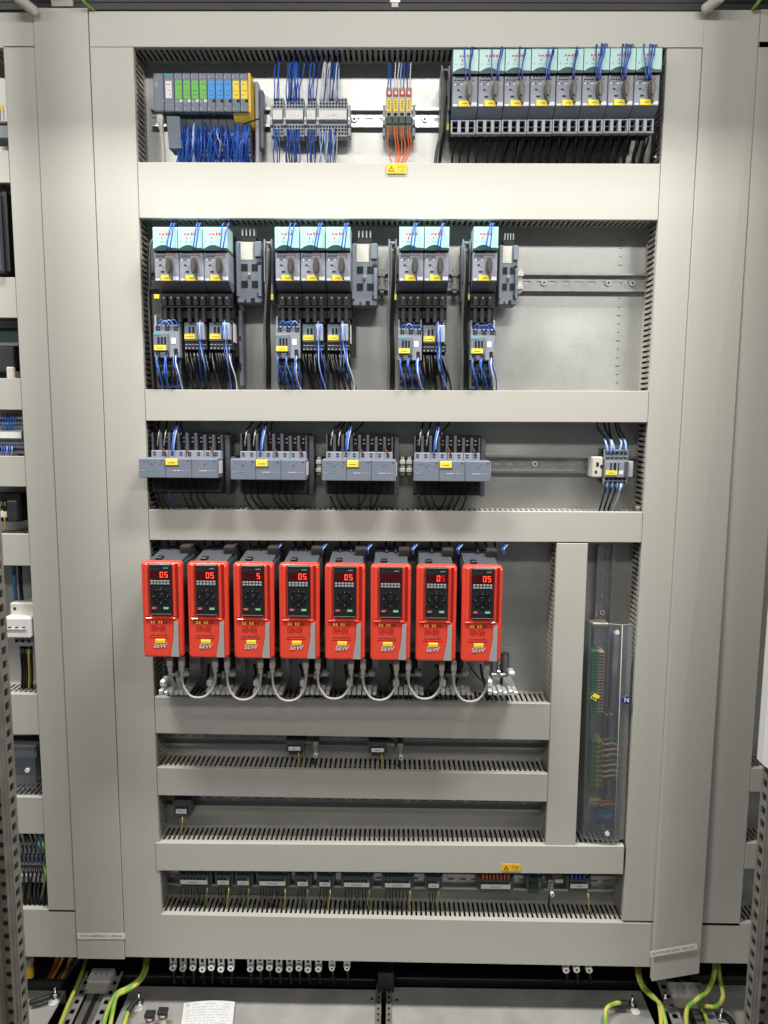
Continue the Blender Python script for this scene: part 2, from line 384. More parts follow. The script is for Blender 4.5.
# ------------------------------------------------------------------ DIN rails
def din_rail(label, px0, px1, py, hw=.0175, Y=.060, vertical=False, screws=()):
    if not vertical:
        a, b = P(px0, py, Y), P(px1, py, Y); L = b.x-a.x; c = Vector(((a.x+b.x)/2, Y, (a.z+b.z)/2))
    else:
        a, b = P(px0, py[0], Y), P(px1, py[1], Y); L = a.z-b.z; c = Vector(((a.x+b.x)/2, Y, (a.z+b.z)/2))
    t = thing('din_rail', label, 'rail', c, 'galvanised mounting rails')
    mb = MB().m('rail')
    B = (lambda u0, u1, y0, y1, q0, q1: mb.box(u0, u1, y0, y1, q0, q1)) if not vertical else (lambda u0, u1, y0, y1, q0, q1: mb.box(q0, q1, y0, y1, u0, u1))
    h = L/2
    B(-h, h, 0, .001, .0135-.0005, hw); B(-h, h, 0, .001, -hw, -.0135+.0005)
    B(-h, h, .0009, .0135, .0125, .0135); B(-h, h, .0009, .0135, -.0135, -.0125)
    # web in strips so that its slots are open
    B(-h, h, .0126, .0136, .003, .0126); B(-h, h, .0126, .0136, -.0126, -.003)
    n = max(2, int(L/.025))
    for i in range(n):
        u = -h+(i+.5)*L/n; B(u-.0055, u+.0055, .0126, .0136, -.0031, .0031)
    mb.build('profile', t)
    for sx in screws:
        p = P(sx, py, Y)-c if not vertical else P(px0, sx, Y)-c
        MB().m('screw').cyl((0, 0, 0), .0055, .003, 'y', 12).m('hole').cyl((0, -.0002, 0), .0022, .0005, 'y', 6).build('screw', t, (p.x if not vertical else 0, .0085, 0 if not vertical else p.z))
    return t
din_rail('bright mounting rail behind the controller and terminal strips', 150, 452, 117, screws=(354, 425))
din_rail('long mounting rail behind the teal motor starters with contactors', 150, 646, 281, screws=(545, 610, 634))
din_rail('mounting rail behind the flat grey overhanging modules', 152, 640, 463, screws=(536,))
din_rail('mounting rail in the narrow bay with two small terminal clusters', 158, 546, 739.5, screws=(233, 350, 469, 528))
din_rail('mounting rail in the narrow bay with one small terminal', 160, 545, 801.5, screws=(233, 291, 349, 408, 467, 525))
din_rail('mounting rail behind the bottom row of dark terminals', 164, 620, 881)
din_rail('upright mounting rail above and behind the clear cover', 604, 596, (546, 838), vertical=True, screws=(614,))
# ------------------------------------------------------------------ row one: remote controller station
def plc():
    Y = -.006; x0, x1, z0, z1 = rect(153.3, 73, 249, 111.5, Y); c = Vector((x0, 0, z0))
    t = thing('controller_station', 'grey remote controller station with green, blue and yellow module tags', 'controller', c)
    Wd, Hh = x1-x0, z1-z0; u = Wd/95.7
    hd = MB().m('dev_mid').rbox(0, 10.4*u, Y, .055, 0, Hh, .0015).build('head_module', t)
    MB().m('hole').cyl((.003, Y-.0004, Hh-.004), .0012, .0006, 'y', 8).m('dev').box(.003, .009, Y-.0004, Y+.001, Hh*.62, Hh*.76).build('print', hd)
    h2 = MB().m('dev_mid').rbox(10.7*u, 21*u, Y, .055, 0, Hh, .0015).build('interface_module', t)
    MB().m('teal_print').box(11*u, 20*u, Y-.0005, Y+.001, Hh*.93, Hh*.975).build('name_strip', h2)
    k = MB().m('white_tag').box(12.4*u, 18.6*u, Y-.0006, Y+.001, Hh*.34, Hh*.79); k.m('print')
    for i, zz in enumerate((.69, .53, .42)): dashes(k, 13.6*u, 17.6*u, Hh*zz, Y-.0009, .0012, i)
    k.build('tag', h2)
    pm = MB().m('print_light')
    dashes(pm, 11.5*u, 19*u, Hh*.17, Y-.0004, .0008, 5); pm.cyl((10.2*u, Y-.0004, Hh*.28), .0012, .0006, 'y', 8); pm.cyl((12*u, Y-.0004, Hh*.07), .0008, .0006, 'y', 6)
    pm.build('print', h2)
    cols = ['green_tag']*4+['blue_tag']*3+['yellow_tag']*2
    for i, cn in enumerate(cols):
        xx = (21.3+i*8.2)*u; ww = 7.95*u
        m = MB().m('dev_mid').rbox(xx, xx+ww, Y, .055, 0, Hh, .0008).build('io_module', t)
        k = MB().m(cn).box(xx+.11*ww, xx+.92*ww, Y-.0006, Y+.001, Hh*.33, Hh*.80); k.m('print')
        for q, zz in enumerate((.70, .53, .42)): dashes(k, xx+.3*ww, xx+.8*ww, Hh*zz, Y-.0009, .0013, i*7+q)
        k.build('tag', m)
        pm = MB().m('white' if i < 4 else 'hole').box(xx+.62*ww, xx+.95*ww, Y-.0008, Y+.001, Hh*.24, Hh*.31)
        pm.m('print_light').box(xx+.1*ww, xx+.16*ww, Y-.0004, Y+.001, Hh*.86, Hh*.95); dashes(pm, xx+.2*ww, xx+.8*ww, Hh*.91, Y-.0004, .0008, i+40)
        if i < 4: pm.box(xx+.1*ww, xx+.18*ww, Y-.0004, Y+.001, Hh*.22, Hh*.3); pm.box(xx+.32*ww, xx+.4*ww, Y-.0004, Y+.001, Hh*.22, Hh*.3)
        pm.box(xx+.1*ww, xx+.25*ww, Y-.0004, Y+.001, Hh*.05, Hh*.09)
        pm.build('indicator', m)
        # wiring base below, set back, with two columns of push-in points
        bmb = MB().m('dev_dark').prism([(.012, -.002), (.052, -.002), (.062, -.10), (.038, -.10)], xx+.0004, xx+ww-.0004)
        b = bmb.build('wiring_base', t)
        hb = MB().m('white' if i in (3, 5) else ('bluel' if i in (1, 6) else 'dev'))
        for q in range(8):
            zq = -.028-q*.0085; yq = .012+(-.002-zq)/.098*.026-.0012
            for s_ in (.2, .6): hb.box(xx+s_*ww, xx+(s_+.22)*ww, yq, yq+.003, zq-.005, zq)
        hb.build('push_in_point', b, kind='stuff')
    e = MB().m('yellowdev').prism([(Y, 0), (Y, Hh), (.05, Hh), (.05, -.02), (.02, -.018)], (21.3+9*8.2)*u, (21.3+9*8.2)*u+.004)
    e.prism([(Y+.006, -.0004), (.03, -.0004), (.03, -.016), (.022, -.016)], (21.3+7*8.2)*u, (21.3+9*8.2)*u)
    e.build('end_cover', t)
    s = MB().m('dev_light').rbox(Wd+.0045, Wd+.011, .026, .058, -.078, Hh+.0, .002).m('dev_mid').rbox(Wd+.0115, Wd+.019, .035, .058, -.05, Hh*.82, .002)
    s.build('end_bracket', t)
    MB().m('blueplastic').prism([(Y+.006, -.006), (.05, -.006), (.05, -.058), (Y+.016, -.058)], 11.6*u, 24.5*u).build('bus_adapter', t)
plc()
wire([P(160, 113, .012), P(161, 122, .004), P(162, 135, .012), P(163.5, 150, .02), P(164, 166, .03)], .0042, 'offwhite', 'pale network cable hanging from the controller head', None, 'network_cable', 'cable')
tag(MB().m('offwhite').rbox(-.0055, .0055, -.006, .006, -.018, .004, .0015).m('greyw').rbox(-.004, .004, -.004, .004, -.027, -.018, .001).build('network_plug', None, P(160.5, 114, .008)), 'pale network plug under the controller head module', 'plug')
for i in range(84):
    k = i % 9; cx = 179+k*8.2+J(2.4)
    if i < 7: cx = 250+J(5)-5
    y0 = 120+random.random()*10
    wire([P(cx+J(1), y0, .026), P(cx+J(2), y0+8, .012+J(.006)), P(cx+J(4), 146, .016+J(.008)), P(cx+J(4), 168, .034)], .0015, random.choice(['bluew', 'bluew', 'bluew', 'blued', 'bluel', 'whitew'] if k in (2, 5) else ['bluew', 'bluew', 'bluew', 'bluew2', 'blued']),
         'blue control wire dropping from the controller wiring bases', 'wires under the controller station')
# a cable tie / ferrule bundle end poking out to the right of the station
tag(MB().m('black').tube([P(244, 124, .01), P(252, 121, .004), P(259, 119, .01)], .0014).build('cable_tie'), 'black cable tie round the wires under the yellow modules', 'cable tie')

# ------------------------------------------------------------------ terminal strips
def hole_rows(mb, x0, x1, zs, y, h=.0032):
    for z in zs: mb.box(x0, x1, y-.0003, y+.001, z-h/2, z+h/2)
def strip(label, px0, px1, pyt, pyb, n, group, body='dev_light', strip_mat='white', Yc=.016, holes=3, mark=None, name='terminal_strip', label_z=0, extra=None):
    x0, x1, z0, z1 = rect(px0, pyt, px1, pyb, .022); c = Vector(((x0+x1)/2, .06, (z0+z1)/2)); t = thing(name, label, 'terminals', c, group)
    Wd, Hh = x1-x0, z1-z0; w1 = Wd/n; h = Hh/2
    yc, yw = Yc-.06, Yc-.06+.010
    mb = MB().m(body)
    mb.prism([(yc, -.26*h), (yc, .26*h), (yw, .36*h), (yw+.002, .96*h), (yw+.012, h), (0, .9*h), (0, -.9*h), (yw+.012, -h), (yw+.002, -.96*h), (yw, -.36*h)], -w1/2+.00025, w1/2-.00025)
    mb.m('hole')
    for i in range(holes):
        f = .44+.5*(i+.3)/holes; y = yw+.0006*i
        for s in (1, -1): mb.box(-w1*.3, w1*.3, y-.0004, y+.002, s*f*h-.055*h, s*f*h+.055*h)
    me = mb.data('terminal')
    for i in range(n): put('terminal', me, t, (-Wd/2+(i+.5)*w1, 0, 0))
    s = MB().m(strip_mat).box(-Wd/2+.0006, Wd/2-.0006, yc-.0008, yc+.0004, -.23*h+label_z*h, .20*h+label_z*h)
    s.m('print'); dashes(s, -Wd/2+Wd*.25, Wd/2-Wd*.25, -.06*h+label_z*h, yc-.0011, .0010, int(px0), .3, .0009)
    s.build('label_strip', t)
    return t, Wd, h
def clamp(label, px, pyt, pyb, wpx=2.6, mat='dev_light', Y=.022, group='rail end clamps'):
    x0, x1, z0, z1 = rect(px-wpx/2, pyt, px+wpx/2, pyb, Y); c = Vector(((x0+x1)/2, .06, (z0+z1)/2)); h = (z1-z0)/2; y = Y-.06
    t = thing('end_clamp', label, 'clamp', c, group)
    MB().m(mat).prism([(y, -.4*h), (y, .4*h), (y+.008, .5*h), (y+.01, h), (0, .9*h), (0, -.9*h), (y+.01, -h), (y+.008, -.5*h)], -(x1-x0)/2, (x1-x0)/2).build('body', t)
    MB().m('screw').cyl((0, y-.0006, 0), min(.0024, (x1-x0)*.4), .001, 'y', 8).build('screw', t)
G1 = 'pale terminal strips beside the controller'
for i, (a, b, n, lab) in enumerate(((273, 283, 3, 'short pale terminal strip of three, nearest the controller'), (286, 303.5, 6, 'pale terminal strip crowded with solid blue wires'),
                                    (307, 316, 3, 'short pale terminal strip between the two longer strips'), (319, 347, 9, 'longest pale terminal strip with blue and white wires'))):
    strip(lab, a, b, 95.5, 136, n, G1)
for x, l in ((271, 'pale end clamp at the controller side of the pale terminal strips'), (284.5, 'pale end clamp between the first and second pale strips'), (305.2, 'pale end clamp between the second and third pale strips'), (317.6, 'pale end clamp between the third and fourth pale strips'), (349, 'pale end clamp closing the longest pale terminal strip')):
    clamp(l, x, 103, 134)
def fan(label, group, mats, tops, ybot_top, r=.0011, Ya=.03, Yb=.045, spread=2.0):
    for (x, xe, y0, y1) in tops:
        wire([P(x, y0, Ya), P(x+J(.8)+(xe-x)*.2, y0+(y1-y0)*.3, Ya-.012+J(.004)), P((x+xe)/2+J(spread), y0+(y1-y0)*.65, Ya-.004+J(.008)), P(xe+J(1), y1, Yb)], r, random.choice(mats), label, group)
def strip_wires(x0, x1, n, mats, tag_, lean=2.5):
    fan('%s rising from %s into the top duct' % tag_, tag_[1]+' upper wires', mats, [(x0+(x1-x0)*(i+.5)/n, x0+(x1-x0)*(i+.5)/n+lean+J(2), 104+J(2), 56+J(2)) for i in range(n)], 0)
    fan('%s hanging from %s' % tag_, tag_[1]+' lower wires', mats, [(x0+(x1-x0)*(i+.5)/n, x0+(x1-x0)*(i+.5)/n+J(2.2), 128+J(2), 167) for i in range(n)], 0)
strip_wires(273, 280, 3, ['bluew'], ('blue wire', 'the three-way pale strip'))
strip_wires(286, 300, 11, ['bluew', 'bluew', 'blued'], ('blue wire', 'the solid blue wired strip'), 3)
strip_wires(307, 316, 5, ['bluew', 'blued'], ('blue wire', 'the short middle strip'))
strip_wires(320, 338, 12, ['bluel', 'whitew', 'bluew', 'blued', 'whitew'], ('blue or white wire', 'the longest pale strip'), 4)

# fuse terminals with orange wires
for i in range(4):
    Y = .004; xx = 386+i*6.55; x0, x1, z0, z1 = rect(xx, 85.5, xx+6.1, 124.5, Y); Wd, Hh = x1-x0, z1-z0
    t = thing('fuse_terminal', '%s of the four slim fuse terminals with orange wires' % ('first', 'second', 'third', 'fourth')[i], 'fuse terminal', Vector(((x0+x1)/2, 0, z0)), 'slim fuse terminals with red lamps')
    b = MB().m('fuse').prism([(Y, 0), (Y, Hh*.86), (Y+.01, Hh), (.055, Hh), (.06, -.006), (.02, -.012)], -Wd/2, Wd/2).build('body', t)
    MB().m('darkgreen').rbox(-Wd/2-.0002, Wd/2+.0002, Y-.003, .02, 0, Hh*.2, .001).build('base', t)
    MB().m('redled').rbox(-Wd*.42, Wd*.42, Y-.0018, Y+.004, Hh*.72, Hh*.88, .0008).m('white').box(-Wd*.16, Wd*.2, Y-.0022, Y, Hh*.76, Hh*.85).build('lamp', t)
    k = MB().m('yellow_tag').box(-Wd*.34, Wd*.34, Y-.0008, Y, Hh*.34, Hh*.66); k.m('print')
    for q in range(4): k.box(-Wd*.1, Wd*.1, Y-.0012, Y, Hh*(.4+.06*q), Hh*(.43+.06*q))
    k.build('tag', t)
    MB().m('hole').box(-Wd*.3, Wd*.3, Y-.0006, Y, Hh*.225, Hh*.30).build('slot', t)
    for s in (-1.2, 1.4):
        wire([P(xx+3+s, 88, .012), P(xx+3.4+s+J(.8), 76, .018), P(xx+5+s+J(1.4), 60, .04)], .0011, random.choice(['blued', 'bluew', 'bluel', 'whitew']), 'thin blue or white wire rising from the fuse terminals', 'wires above the fuse terminals')
        if s < 0 or i > 0:
            wire([P(xx+3+s*.6, 122, .012), P(xx+3+s*.8, 134, .006), P(xx+4+s+J(1), 150, .012), P(394.5+i*1.6+s*.7, 168, .012)], .0012, 'orangew', 'orange wire dropping from the fuse terminals', 'orange wires of the fuse terminals')
clamp('grey end clamp before the fuse terminals', 384, 103, 134); clamp('grey end clamp after the fuse terminals', 414, 103, 134, 3)
def warn_tag(label, px0, py0, px1, py1, Y, name='warning_label'):
    x0, x1, z0, z1 = rect(px0, py0, px1, py1, Y); t = thing(name, label, 'label', Vector(((x0+x1)/2, Y, (z0+z1)/2))); a, h = (x1-x0)/2, (z1-z0)/2
    MB().m('warn').rbox(-a, a, 0, .0008, -h, h, .0003).build('card', t)
    k = MB().m('print'); q = h*.62; cx = -a*.5
    for A, B in (((cx-q, -q*.8), (cx, q*.8)), ((cx, q*.8), (cx+q, -q*.8)), ((cx+q, -q*.8), (cx-q, -q*.8))):
        k.tube([(A[0], -.0004, A[1]), (B[0], -.0004, B[1])], .0005, 4, 1)
    k.box(cx-.0003, cx+.0003, -.0006, 0, -q*.35, q*.3)
    for i in range(4): dashes(k, a*.08, a*.88, h*(.5-.36*i), -.0004, .0008, i+3)
    k.build('print', t)
warn_tag('yellow warning tag with triangle tied to the orange wires', 386.5, 163.5, 406.5, 173.5, -.003)
warn_tag('yellow warning sticker with triangle above the bottom terminal row', 501.5, 864, 520.5, 871.5, -.0036)

# ------------------------------------------------------------------ motor starters (rotary breakers under teal covers)
SW = .0447
def starter(name, label, loc, group, with_terminals):
    t = thing(name, label, 'motor starter', loc, group); a = SW/2-.0002; F = -.032
    MB().m('dev').rbox(-a, a, F, .052, 0, .052, .0012).build('body', t)
    up = MB().m('dev_dark').box(-a+.0005, a-.0005, -.018, .05, .0521, .092).build('rear_housing', t)
    cv = MB().m('teal').prism([(F-.006, .0565), (F-.006, .0915), (F-.002, .0945), (.01, .0945), (.01, .0565)], -a+.0002, a-.0002).build('cover', t)
    n = 12; arc = [(-a+.002+(2*a-.006)*i/n, .0560+.0065*math.sin(math.pi*min(1, max(0, (i/n-.02)/.80)))**.8 if i/n < .82 else .0575) for i in range(n+1)]
    MB().m('teal_dark').prism([(-a, .0528)]+[(a, .0528), (a, .0568)]+[(x, z) for x, z in arc[::-1]]+[(-a, .0560)], F-.0068, F+.006, 'y').build('arch_shade', cv)  # dark patch painted for the dim interior seen through the arch
    k = MB().m('redprint'); rnd = random.Random(3)
    dashes(k, -a*.46, a*.46, .0800, F-.0064, .0042, 3, 1, .0026); k.box(-a*.3, -a*.22, F-.0064, F, .0725, .0770)
    k.m('print_light').m('keybtn'); dashes(k, -a*.82, a*.1, .0675, F-.0064, .0018, 5, .7, .0012)
    k.build('print', cv)
    s = MB().m('hole')
    for i in range(8):
        s.box(-a*.86+i*.0044, -a*.86+i*.0044+.0032, F-.0003, F+.001, .0432, .0455)
        if i < 4: s.box(-a*.80+i*.0046, -a*.80+i*.0046+.003, F-.0003, F+.001, .0482, .0505)
    s.m('redled')
    for i in range(4): s.box(a*.1+i*.0036, a*.1+i*.0036+.0026, F-.0004, F+.001, .0480, .0498)
    s.build('contact_slot', t, kind='stuff')
    kb = MB().m('knob'); kx, kz = a*.30, .0255
    lens = [(kx+.0058*math.sin(math.pi*i/10)**.9*1, kz+.0150*math.cos(math.pi*i/10)) for i in range(11)]+[(kx-.0058*math.sin(math.pi*i/10)**.9, kz+.0150*math.cos(math.pi*i/10)) for i in range(9, 0, -1)]
    kb.prism(lens, F-.011, F, 'y')
    inner = [(kx+(x-kx)*.55, kz+(z-kz)*.8) for x, z in lens]; kb.prism(inner, F-.016, F-.0108, 'y')
    kb.m('dev_dark').prism([(kx-.001, kz-.013), (kx+.004, kz-.013), (kx+.0042, kz-.022), (kx+.0015, kz-.022)], F-.012, F, 'y')
    kb.build('rotary_knob', t)
    MB().m('offwhite').box(kx-.0012, kx+.0012, F-.0004, F, kz+.0145, kz+.0195).build('knob_mark', t)
    k = MB().m('hole').box(-a*.62, -a*.42, F-.0005, F, .027, .0295).box(-a*.50, -a*.22, F-.0005, F, .0155, .0182)
    k.cyl((-a*.55, F-.0004, .0385), .0022, .0006, 'y', 8).m('dev_light').cyl((-a*.55, F-.0006, .0385), .0011, .0004, 'y', 8)
    k.m('print').box(-a*.36, -a*.26, F-.0004, F, .025, .0262).box(-a*.9, -a*.8, F-.0004, F, .040, .0415).box(-a*.34, -a*.22, F-.0004, F, .040, .0415)
    k.m('print_white').box(-a*.84, -a*.72, F-.0004, F, .0365, .039).box(-a*.3, -a*.2, F-.0004, F, .0365, .039).box(a*.5, a*.95, F-.0004, F, .002, .008).box(-a*.92, -a*.6, F-.0004, F, .0015, .0045)
    k.m('dev_light').box(-a*.1, a*.6, F-.0004, F, .0425, .0442)
    k.build('print', t)
    y = MB().m('yellow').rbox(-a*.50, a*.42, F-.002, F+.001, .0005, .0108, .0006); y.m('print'); dashes(y, -a*.22, a*.2, .0048, F-.0024, .0015, 9, .8, .0008)
    y.build('label_plate', t)
    MB().m('dev_mid').prism([(F+.001, -.0003), (.04, -.0003), (.04, -.0135), (-.004, -.0135)], -a, a).build('lower_hood', t)
    if with_terminals:
        tb = MB().m('hole').box(-a+.001, a-.001, .004, .04, -.0345, -.0137)
        tb.build('terminal_block', t)
        for i in range(4):
            xw = (2*a-.002)/3; x = -a+.001+i*xw; hw = .0030 if 0 < i < 3 else .0018
            MB().m('dev_light').rbox(max(-a, x-hw), min(a, x+hw), -.010, .0045, -.0345, -.0137, .0006).build('terminal_pillar', t)
        MB().m('dev').box(-a, a, -.0095, .004, -.0375, -.0345).box(-a, a, -.0095, .004, -.0155, -.0135).m('dev_dark').box(-a+.003, a-.003, -.004, .0042, -.0255, -.0235).build('terminal_rim', t)
    else:
        lk = MB().m('black').box(-a, a, .002, .045, -.062, -.0138)
        lk.build('link_module', t)
        for i in range(3):
            x = (i-1)*.0132
            MB().m('rubber').rbox(x-.0044, x+.0044, -.010, .004, -.040, -.022, .0008).m('darkmetal').box(x-.0016, x+.0016, -.0108, -.009, -.034, -.0235).m('dullsteel').cyl((x, -.0112, -.026), .0017, .0015, 'y', 8).m('rubber').rbox(x-.0034, x+.0034, -.006, .006, -.070, -.041, .0006).build('prong', t)
        MB().m('rubber').rbox(-a, a, -.008, .003, -.0435, -.0400, .0006).build('rim', t)
    return t
ords = ('first', 'second', 'third', 'fourth', 'fifth', 'sixth', 'seventh', 'eighth')
st = []
base = None
for i in range(8):
    x = 451.7+i*25.9+12.95; p = P(x, 107.2-i*.2, -.032); p.y = 0
    lab = '%s from the left of the eight teal capped motor starters in the top row' % ords[i]
    if base is None: base = starter('motor_starter', lab, p, 'top row of motor starters', True); SRC_T = base
    else: dup(base, p, lab)
    # blue control wires looping over the teal cover into the duct
    offs = {0: (0, 5, 6.5), 1: (0, 8, 9), 2: (2, 6, 7), 3: (5, 6.5, 8), 4: (5, 6, 7.4), 5: (2, 4, 7, 8), 6: (1, 4, 6, 7), 7: (-1, 2, 4, 5)}[i]
    for o in offs:
        xb = x+1+o*.75+J(.5); q = (o-3)*.5+J(1); back = .03
        over = 44.5 if i >= 5 else 47.5
        wire([P(xb, 80, -.031), P(xb-.3, 76, -.042), P(xb+q*.3, 64, -.043), P(xb+q+1, 54, -.042), P(xb+q*1.3+1.5, over+J(1), -.03), P(xb+q*1.5+3, over+1, .0), P(xb+q*1.5+4, 48, .025)], .0012, random.choice(['bluew', 'bluew', 'blued']),
             'blue control wire looped over the %s top row starter cover' % ords[i], 'wires over the %s top starter' % ords[i])
    for q in range(3):
        xb = x-8+q*8.2; dx = -8+J(3)+i*.4
        wire([P(xb, 127, .006), P(xb-.5, 133, .002), P(xb+dx*.3, 145, .008), P(xb+dx*.75, 158, .02), P(xb+dx*.8, 170, .04)], .0021, 'cable', 'black power wire below the %s top row starter' % ords[i], 'power wires under the %s top starter' % ords[i])
        if i > 1:
            wire([P(xb+3, 127, .035), P(xb+2, 140, .034), P(xb+dx*.4, 155, .04), P(xb+dx*.6, 170, .05)], .0022, 'cable', 'black power wire below the %s top row starter' % ords[i], 'power wires under the %s top starter' % ords[i])
def feeder(label, px, py0, py1, Y=.0, wpx=9, cable=True, cab_to=165, group='busbar feed brackets', two=True, mat='dev'):
    x0, x1, z0, z1 = rect(px-wpx/2, py0, px+wpx/2, py1, Y); t = thing('feed_bracket', label, 'feed terminal', Vector(((x0+x1)/2, 0, z0)), group); a, h = (x1-x0)/2, z1-z0
    MB().m(mat).rbox(-a, a, Y, .055, 0, h*.98, .0015).build('body', t)
    MB().m(mat).rbox(-a, -a*.62, Y-.008, Y, h*.3, h, .001).build('cheek', t); MB().m(mat).rbox(a*.62, a, Y-.008, Y, h*.3, h, .001).build('cheek', t)
    MB().m('hole').box(-a*.55, a*.55, Y-.0006, Y, h*.80, h*.94).box(-a*.2, a*.55, Y-.0006, Y, h*.42, h*.55).build('socket', t)
    MB().m('yellow').box(a*.1, a*1.0, Y-.0012, Y, h*.02, h*.11).build('tag', t)
feeder('grey feed bracket with black cable at the start of the top starters', 445, 67, 131)
for k in range(2):
    wire([P(443.5+k*2, 72, -.004), P(443+k*2.4, 78, -.016), P(442.5+k*2.5, 100, -.014), P(441.5+k*3, 130, -.006), P(437+k*4, 150, .006), P(435+k*4, 170, .02)], .0032, 'grey_sleeve' if k == 0 else 'cable', 'thick cable of the top row feed bracket', 'feed cables of the top row', 'power_cable', 'cable', 8)

# second row
groups2 = [(154.8, 24.75, 3), (275.2, 25.2, 3), (398.5, 25.1, 2), (471.8, 25.6, 1)]
gn = ('first', 'second', 'third', 'fourth')
def gname(g, i):
    n = groups2[g][2]
    return ('lone starter' if n == 1 else '%s starter of the %s set' % (ords[i], gn[g]))
base2 = None
for g, (x0, pw, n) in enumerate(groups2):
    for i in range(n):
        x = x0+(i+.5)*pw; p = P(x, 281.3, -.032); p.y = 0; lab = 'teal capped motor starter above contactors, '+gname(g, i)
        if base2 is None: base2 = starter('motor_starter', lab, p, 'second row of motor starters', False)
        else: dup(base2, p, lab)
        for o in ((-1, 2.5), (1, 3.5), (3, 6))[i % 3] if n > 1 else (1, 5):
            q = J(1.5); xb = x+1+o
            wire([P(xb, 252, -.031), P(xb-.5, 247, -.044), P(xb+q*.3+1, 236, -.047), P(xb+q+2, 228, -.044), P(xb+q+3.5, 223.5, -.02), P(xb+q+5, 224, .015), P(xb+q+5, 220, .03)], .0012, 'bluew', 'blue control wire over the teal cover of the '+gname(g, i), 'wires over the '+gname(g, i))
for px, a, lab in ((267.8+1, 240, 'second'), (392.5, 240, 'third'), (466, 240, 'fourth')):
    feeder('grey feed bracket with thick black cable beside the %s set of the second row' % lab, px, a, 301, wpx=8.5)
    for k in range(3):
        wire([P(px-.8+k*.9, 246, -.004), P(px-1+k, 252, -.018), P(px-1+k*1.1, 275, -.018), P(px-2.5+k*1.4, 300, -.010), P(px-4+k*2, 330, .0), P(px-3.5+k*2.2, 360, .006), P(px-4+k*2.4, 396, .02)], .0030, ('grey_sleeve', 'cable', 'cable')[k], '%s supply cable of the %s starter set' % (('grey sleeved', 'middle black', 'outer black')[k], lab), 'supply cables of the second row', 'power_cable', 'cable', 8)
for k in range(2):
    wire([P(154, 238, .0), P(150.5-k, 246, -.004), P(149.5-k, 270, .0), P(149.5+k, 310, .012), P(151+k*2, 350, .02), P(154+k*2, 396, .03)], .0026, 'grey_sleeve' if k == 0 else 'cable', '%s supply cable beside the first starter set' % ('grey sleeved', 'black')[k], 'supply cables of the first second row set', 'power_cable', 'cable', 8)
tag(MB().m('yellow').rbox(-.005, .005, 0, .006, -.004, .004, .0006).build('tag_plate', None, P(156.5, 296.5, -.013)), 'tiny yellow tag at the start of the first starter set', 'tag')
# empty adapter plates
def adapter(label, px0, py0, px1, py1):
    Y = .012; x0, x1, z0, z1 = rect(px0, py0, px1, py1, Y); t = thing('adapter_plate', label, 'adapter', Vector((x0, 0, z0)), 'empty starter adapters'); a, h = x1-x0, z1-z0
    MB().m('blueplastic').rbox(0, a, Y, .055, 0, h, .002).build('body', t)
    MB().m('blueplastic').rbox(a*.74, a*1.0, Y-.006, Y, h*.74, h*.98, .001).rbox(0, a*.12, Y-.004, Y, h*.1, h*.98, .001).rbox(a*.86, a, Y-.006, Y, h*.1, h*.6, .001).build('rib', t)
    MB().m('offwhite').box(a*.18, a*.66, Y-.0006, Y+.001, h*.70, h*.98).build('nameplate', t)
    k = MB().m('hole')
    for (u0, u1, v0, v1) in ((.20, .44, .52, .63), (.60, .84, .52, .63), (.20, .44, .25, .36), (.60, .84, .25, .36), (.78, .95, .80, .86), (.80, .98, .62, .66), (.80, .98, .10, .17), (.30, .36, 0, .06), (.55, .70, 0, .08)):
        k.box(u0*a, u1*a, Y-.0012, Y+.001, v0*h, v1*h)
    k.m('dev_light').cyl((a*.5, Y-.003, h*.47), .0024, .004, 'y', 8).m('dev_dark').box(a*.47, a*.53, Y-.0034, Y, h*.40, h*.44)
    k.build('recess', t)
    MB().m('black').box(a*.2, a*.78, Y, .05, h, h*1.08).build('comb_base', t)
    for i in range(4): MB().m('keybtn').box(a*(.24+.15*i), a*(.29+.15*i), Y-.002, .03, h*1.08, h*1.19).build('comb_tooth', t)
adapter('empty blue-grey adapter plate after the first starter set', 236.5, 241, 262, 303)
adapter('empty blue-grey adapter plate after the second starter set', 352, 243, 377.5, 306)
adapter('empty blue-grey adapter plate after the single starter', 499, 245, 517.5, 305)
for px, lab in ((382, 'second'), (520, 'fourth'), (455, 'third')):
    pp = P(px, 281, .035); t = thing('rail_clip', 'small pale metal rail clip following the %s starter set' % lab, 'clip', pp, 'pale clips on the second rail')
    MB().m('offwhite').rbox(-.004, .004, 0, .022, -.022, .022, .001).build('body', t); MB().m('offwhite').rbox(-.007, .006, -.004, .0, -.016, -.008, .001).rbox(-.007, .006, -.004, 0, .008, .016, .001).build('jaw', t)

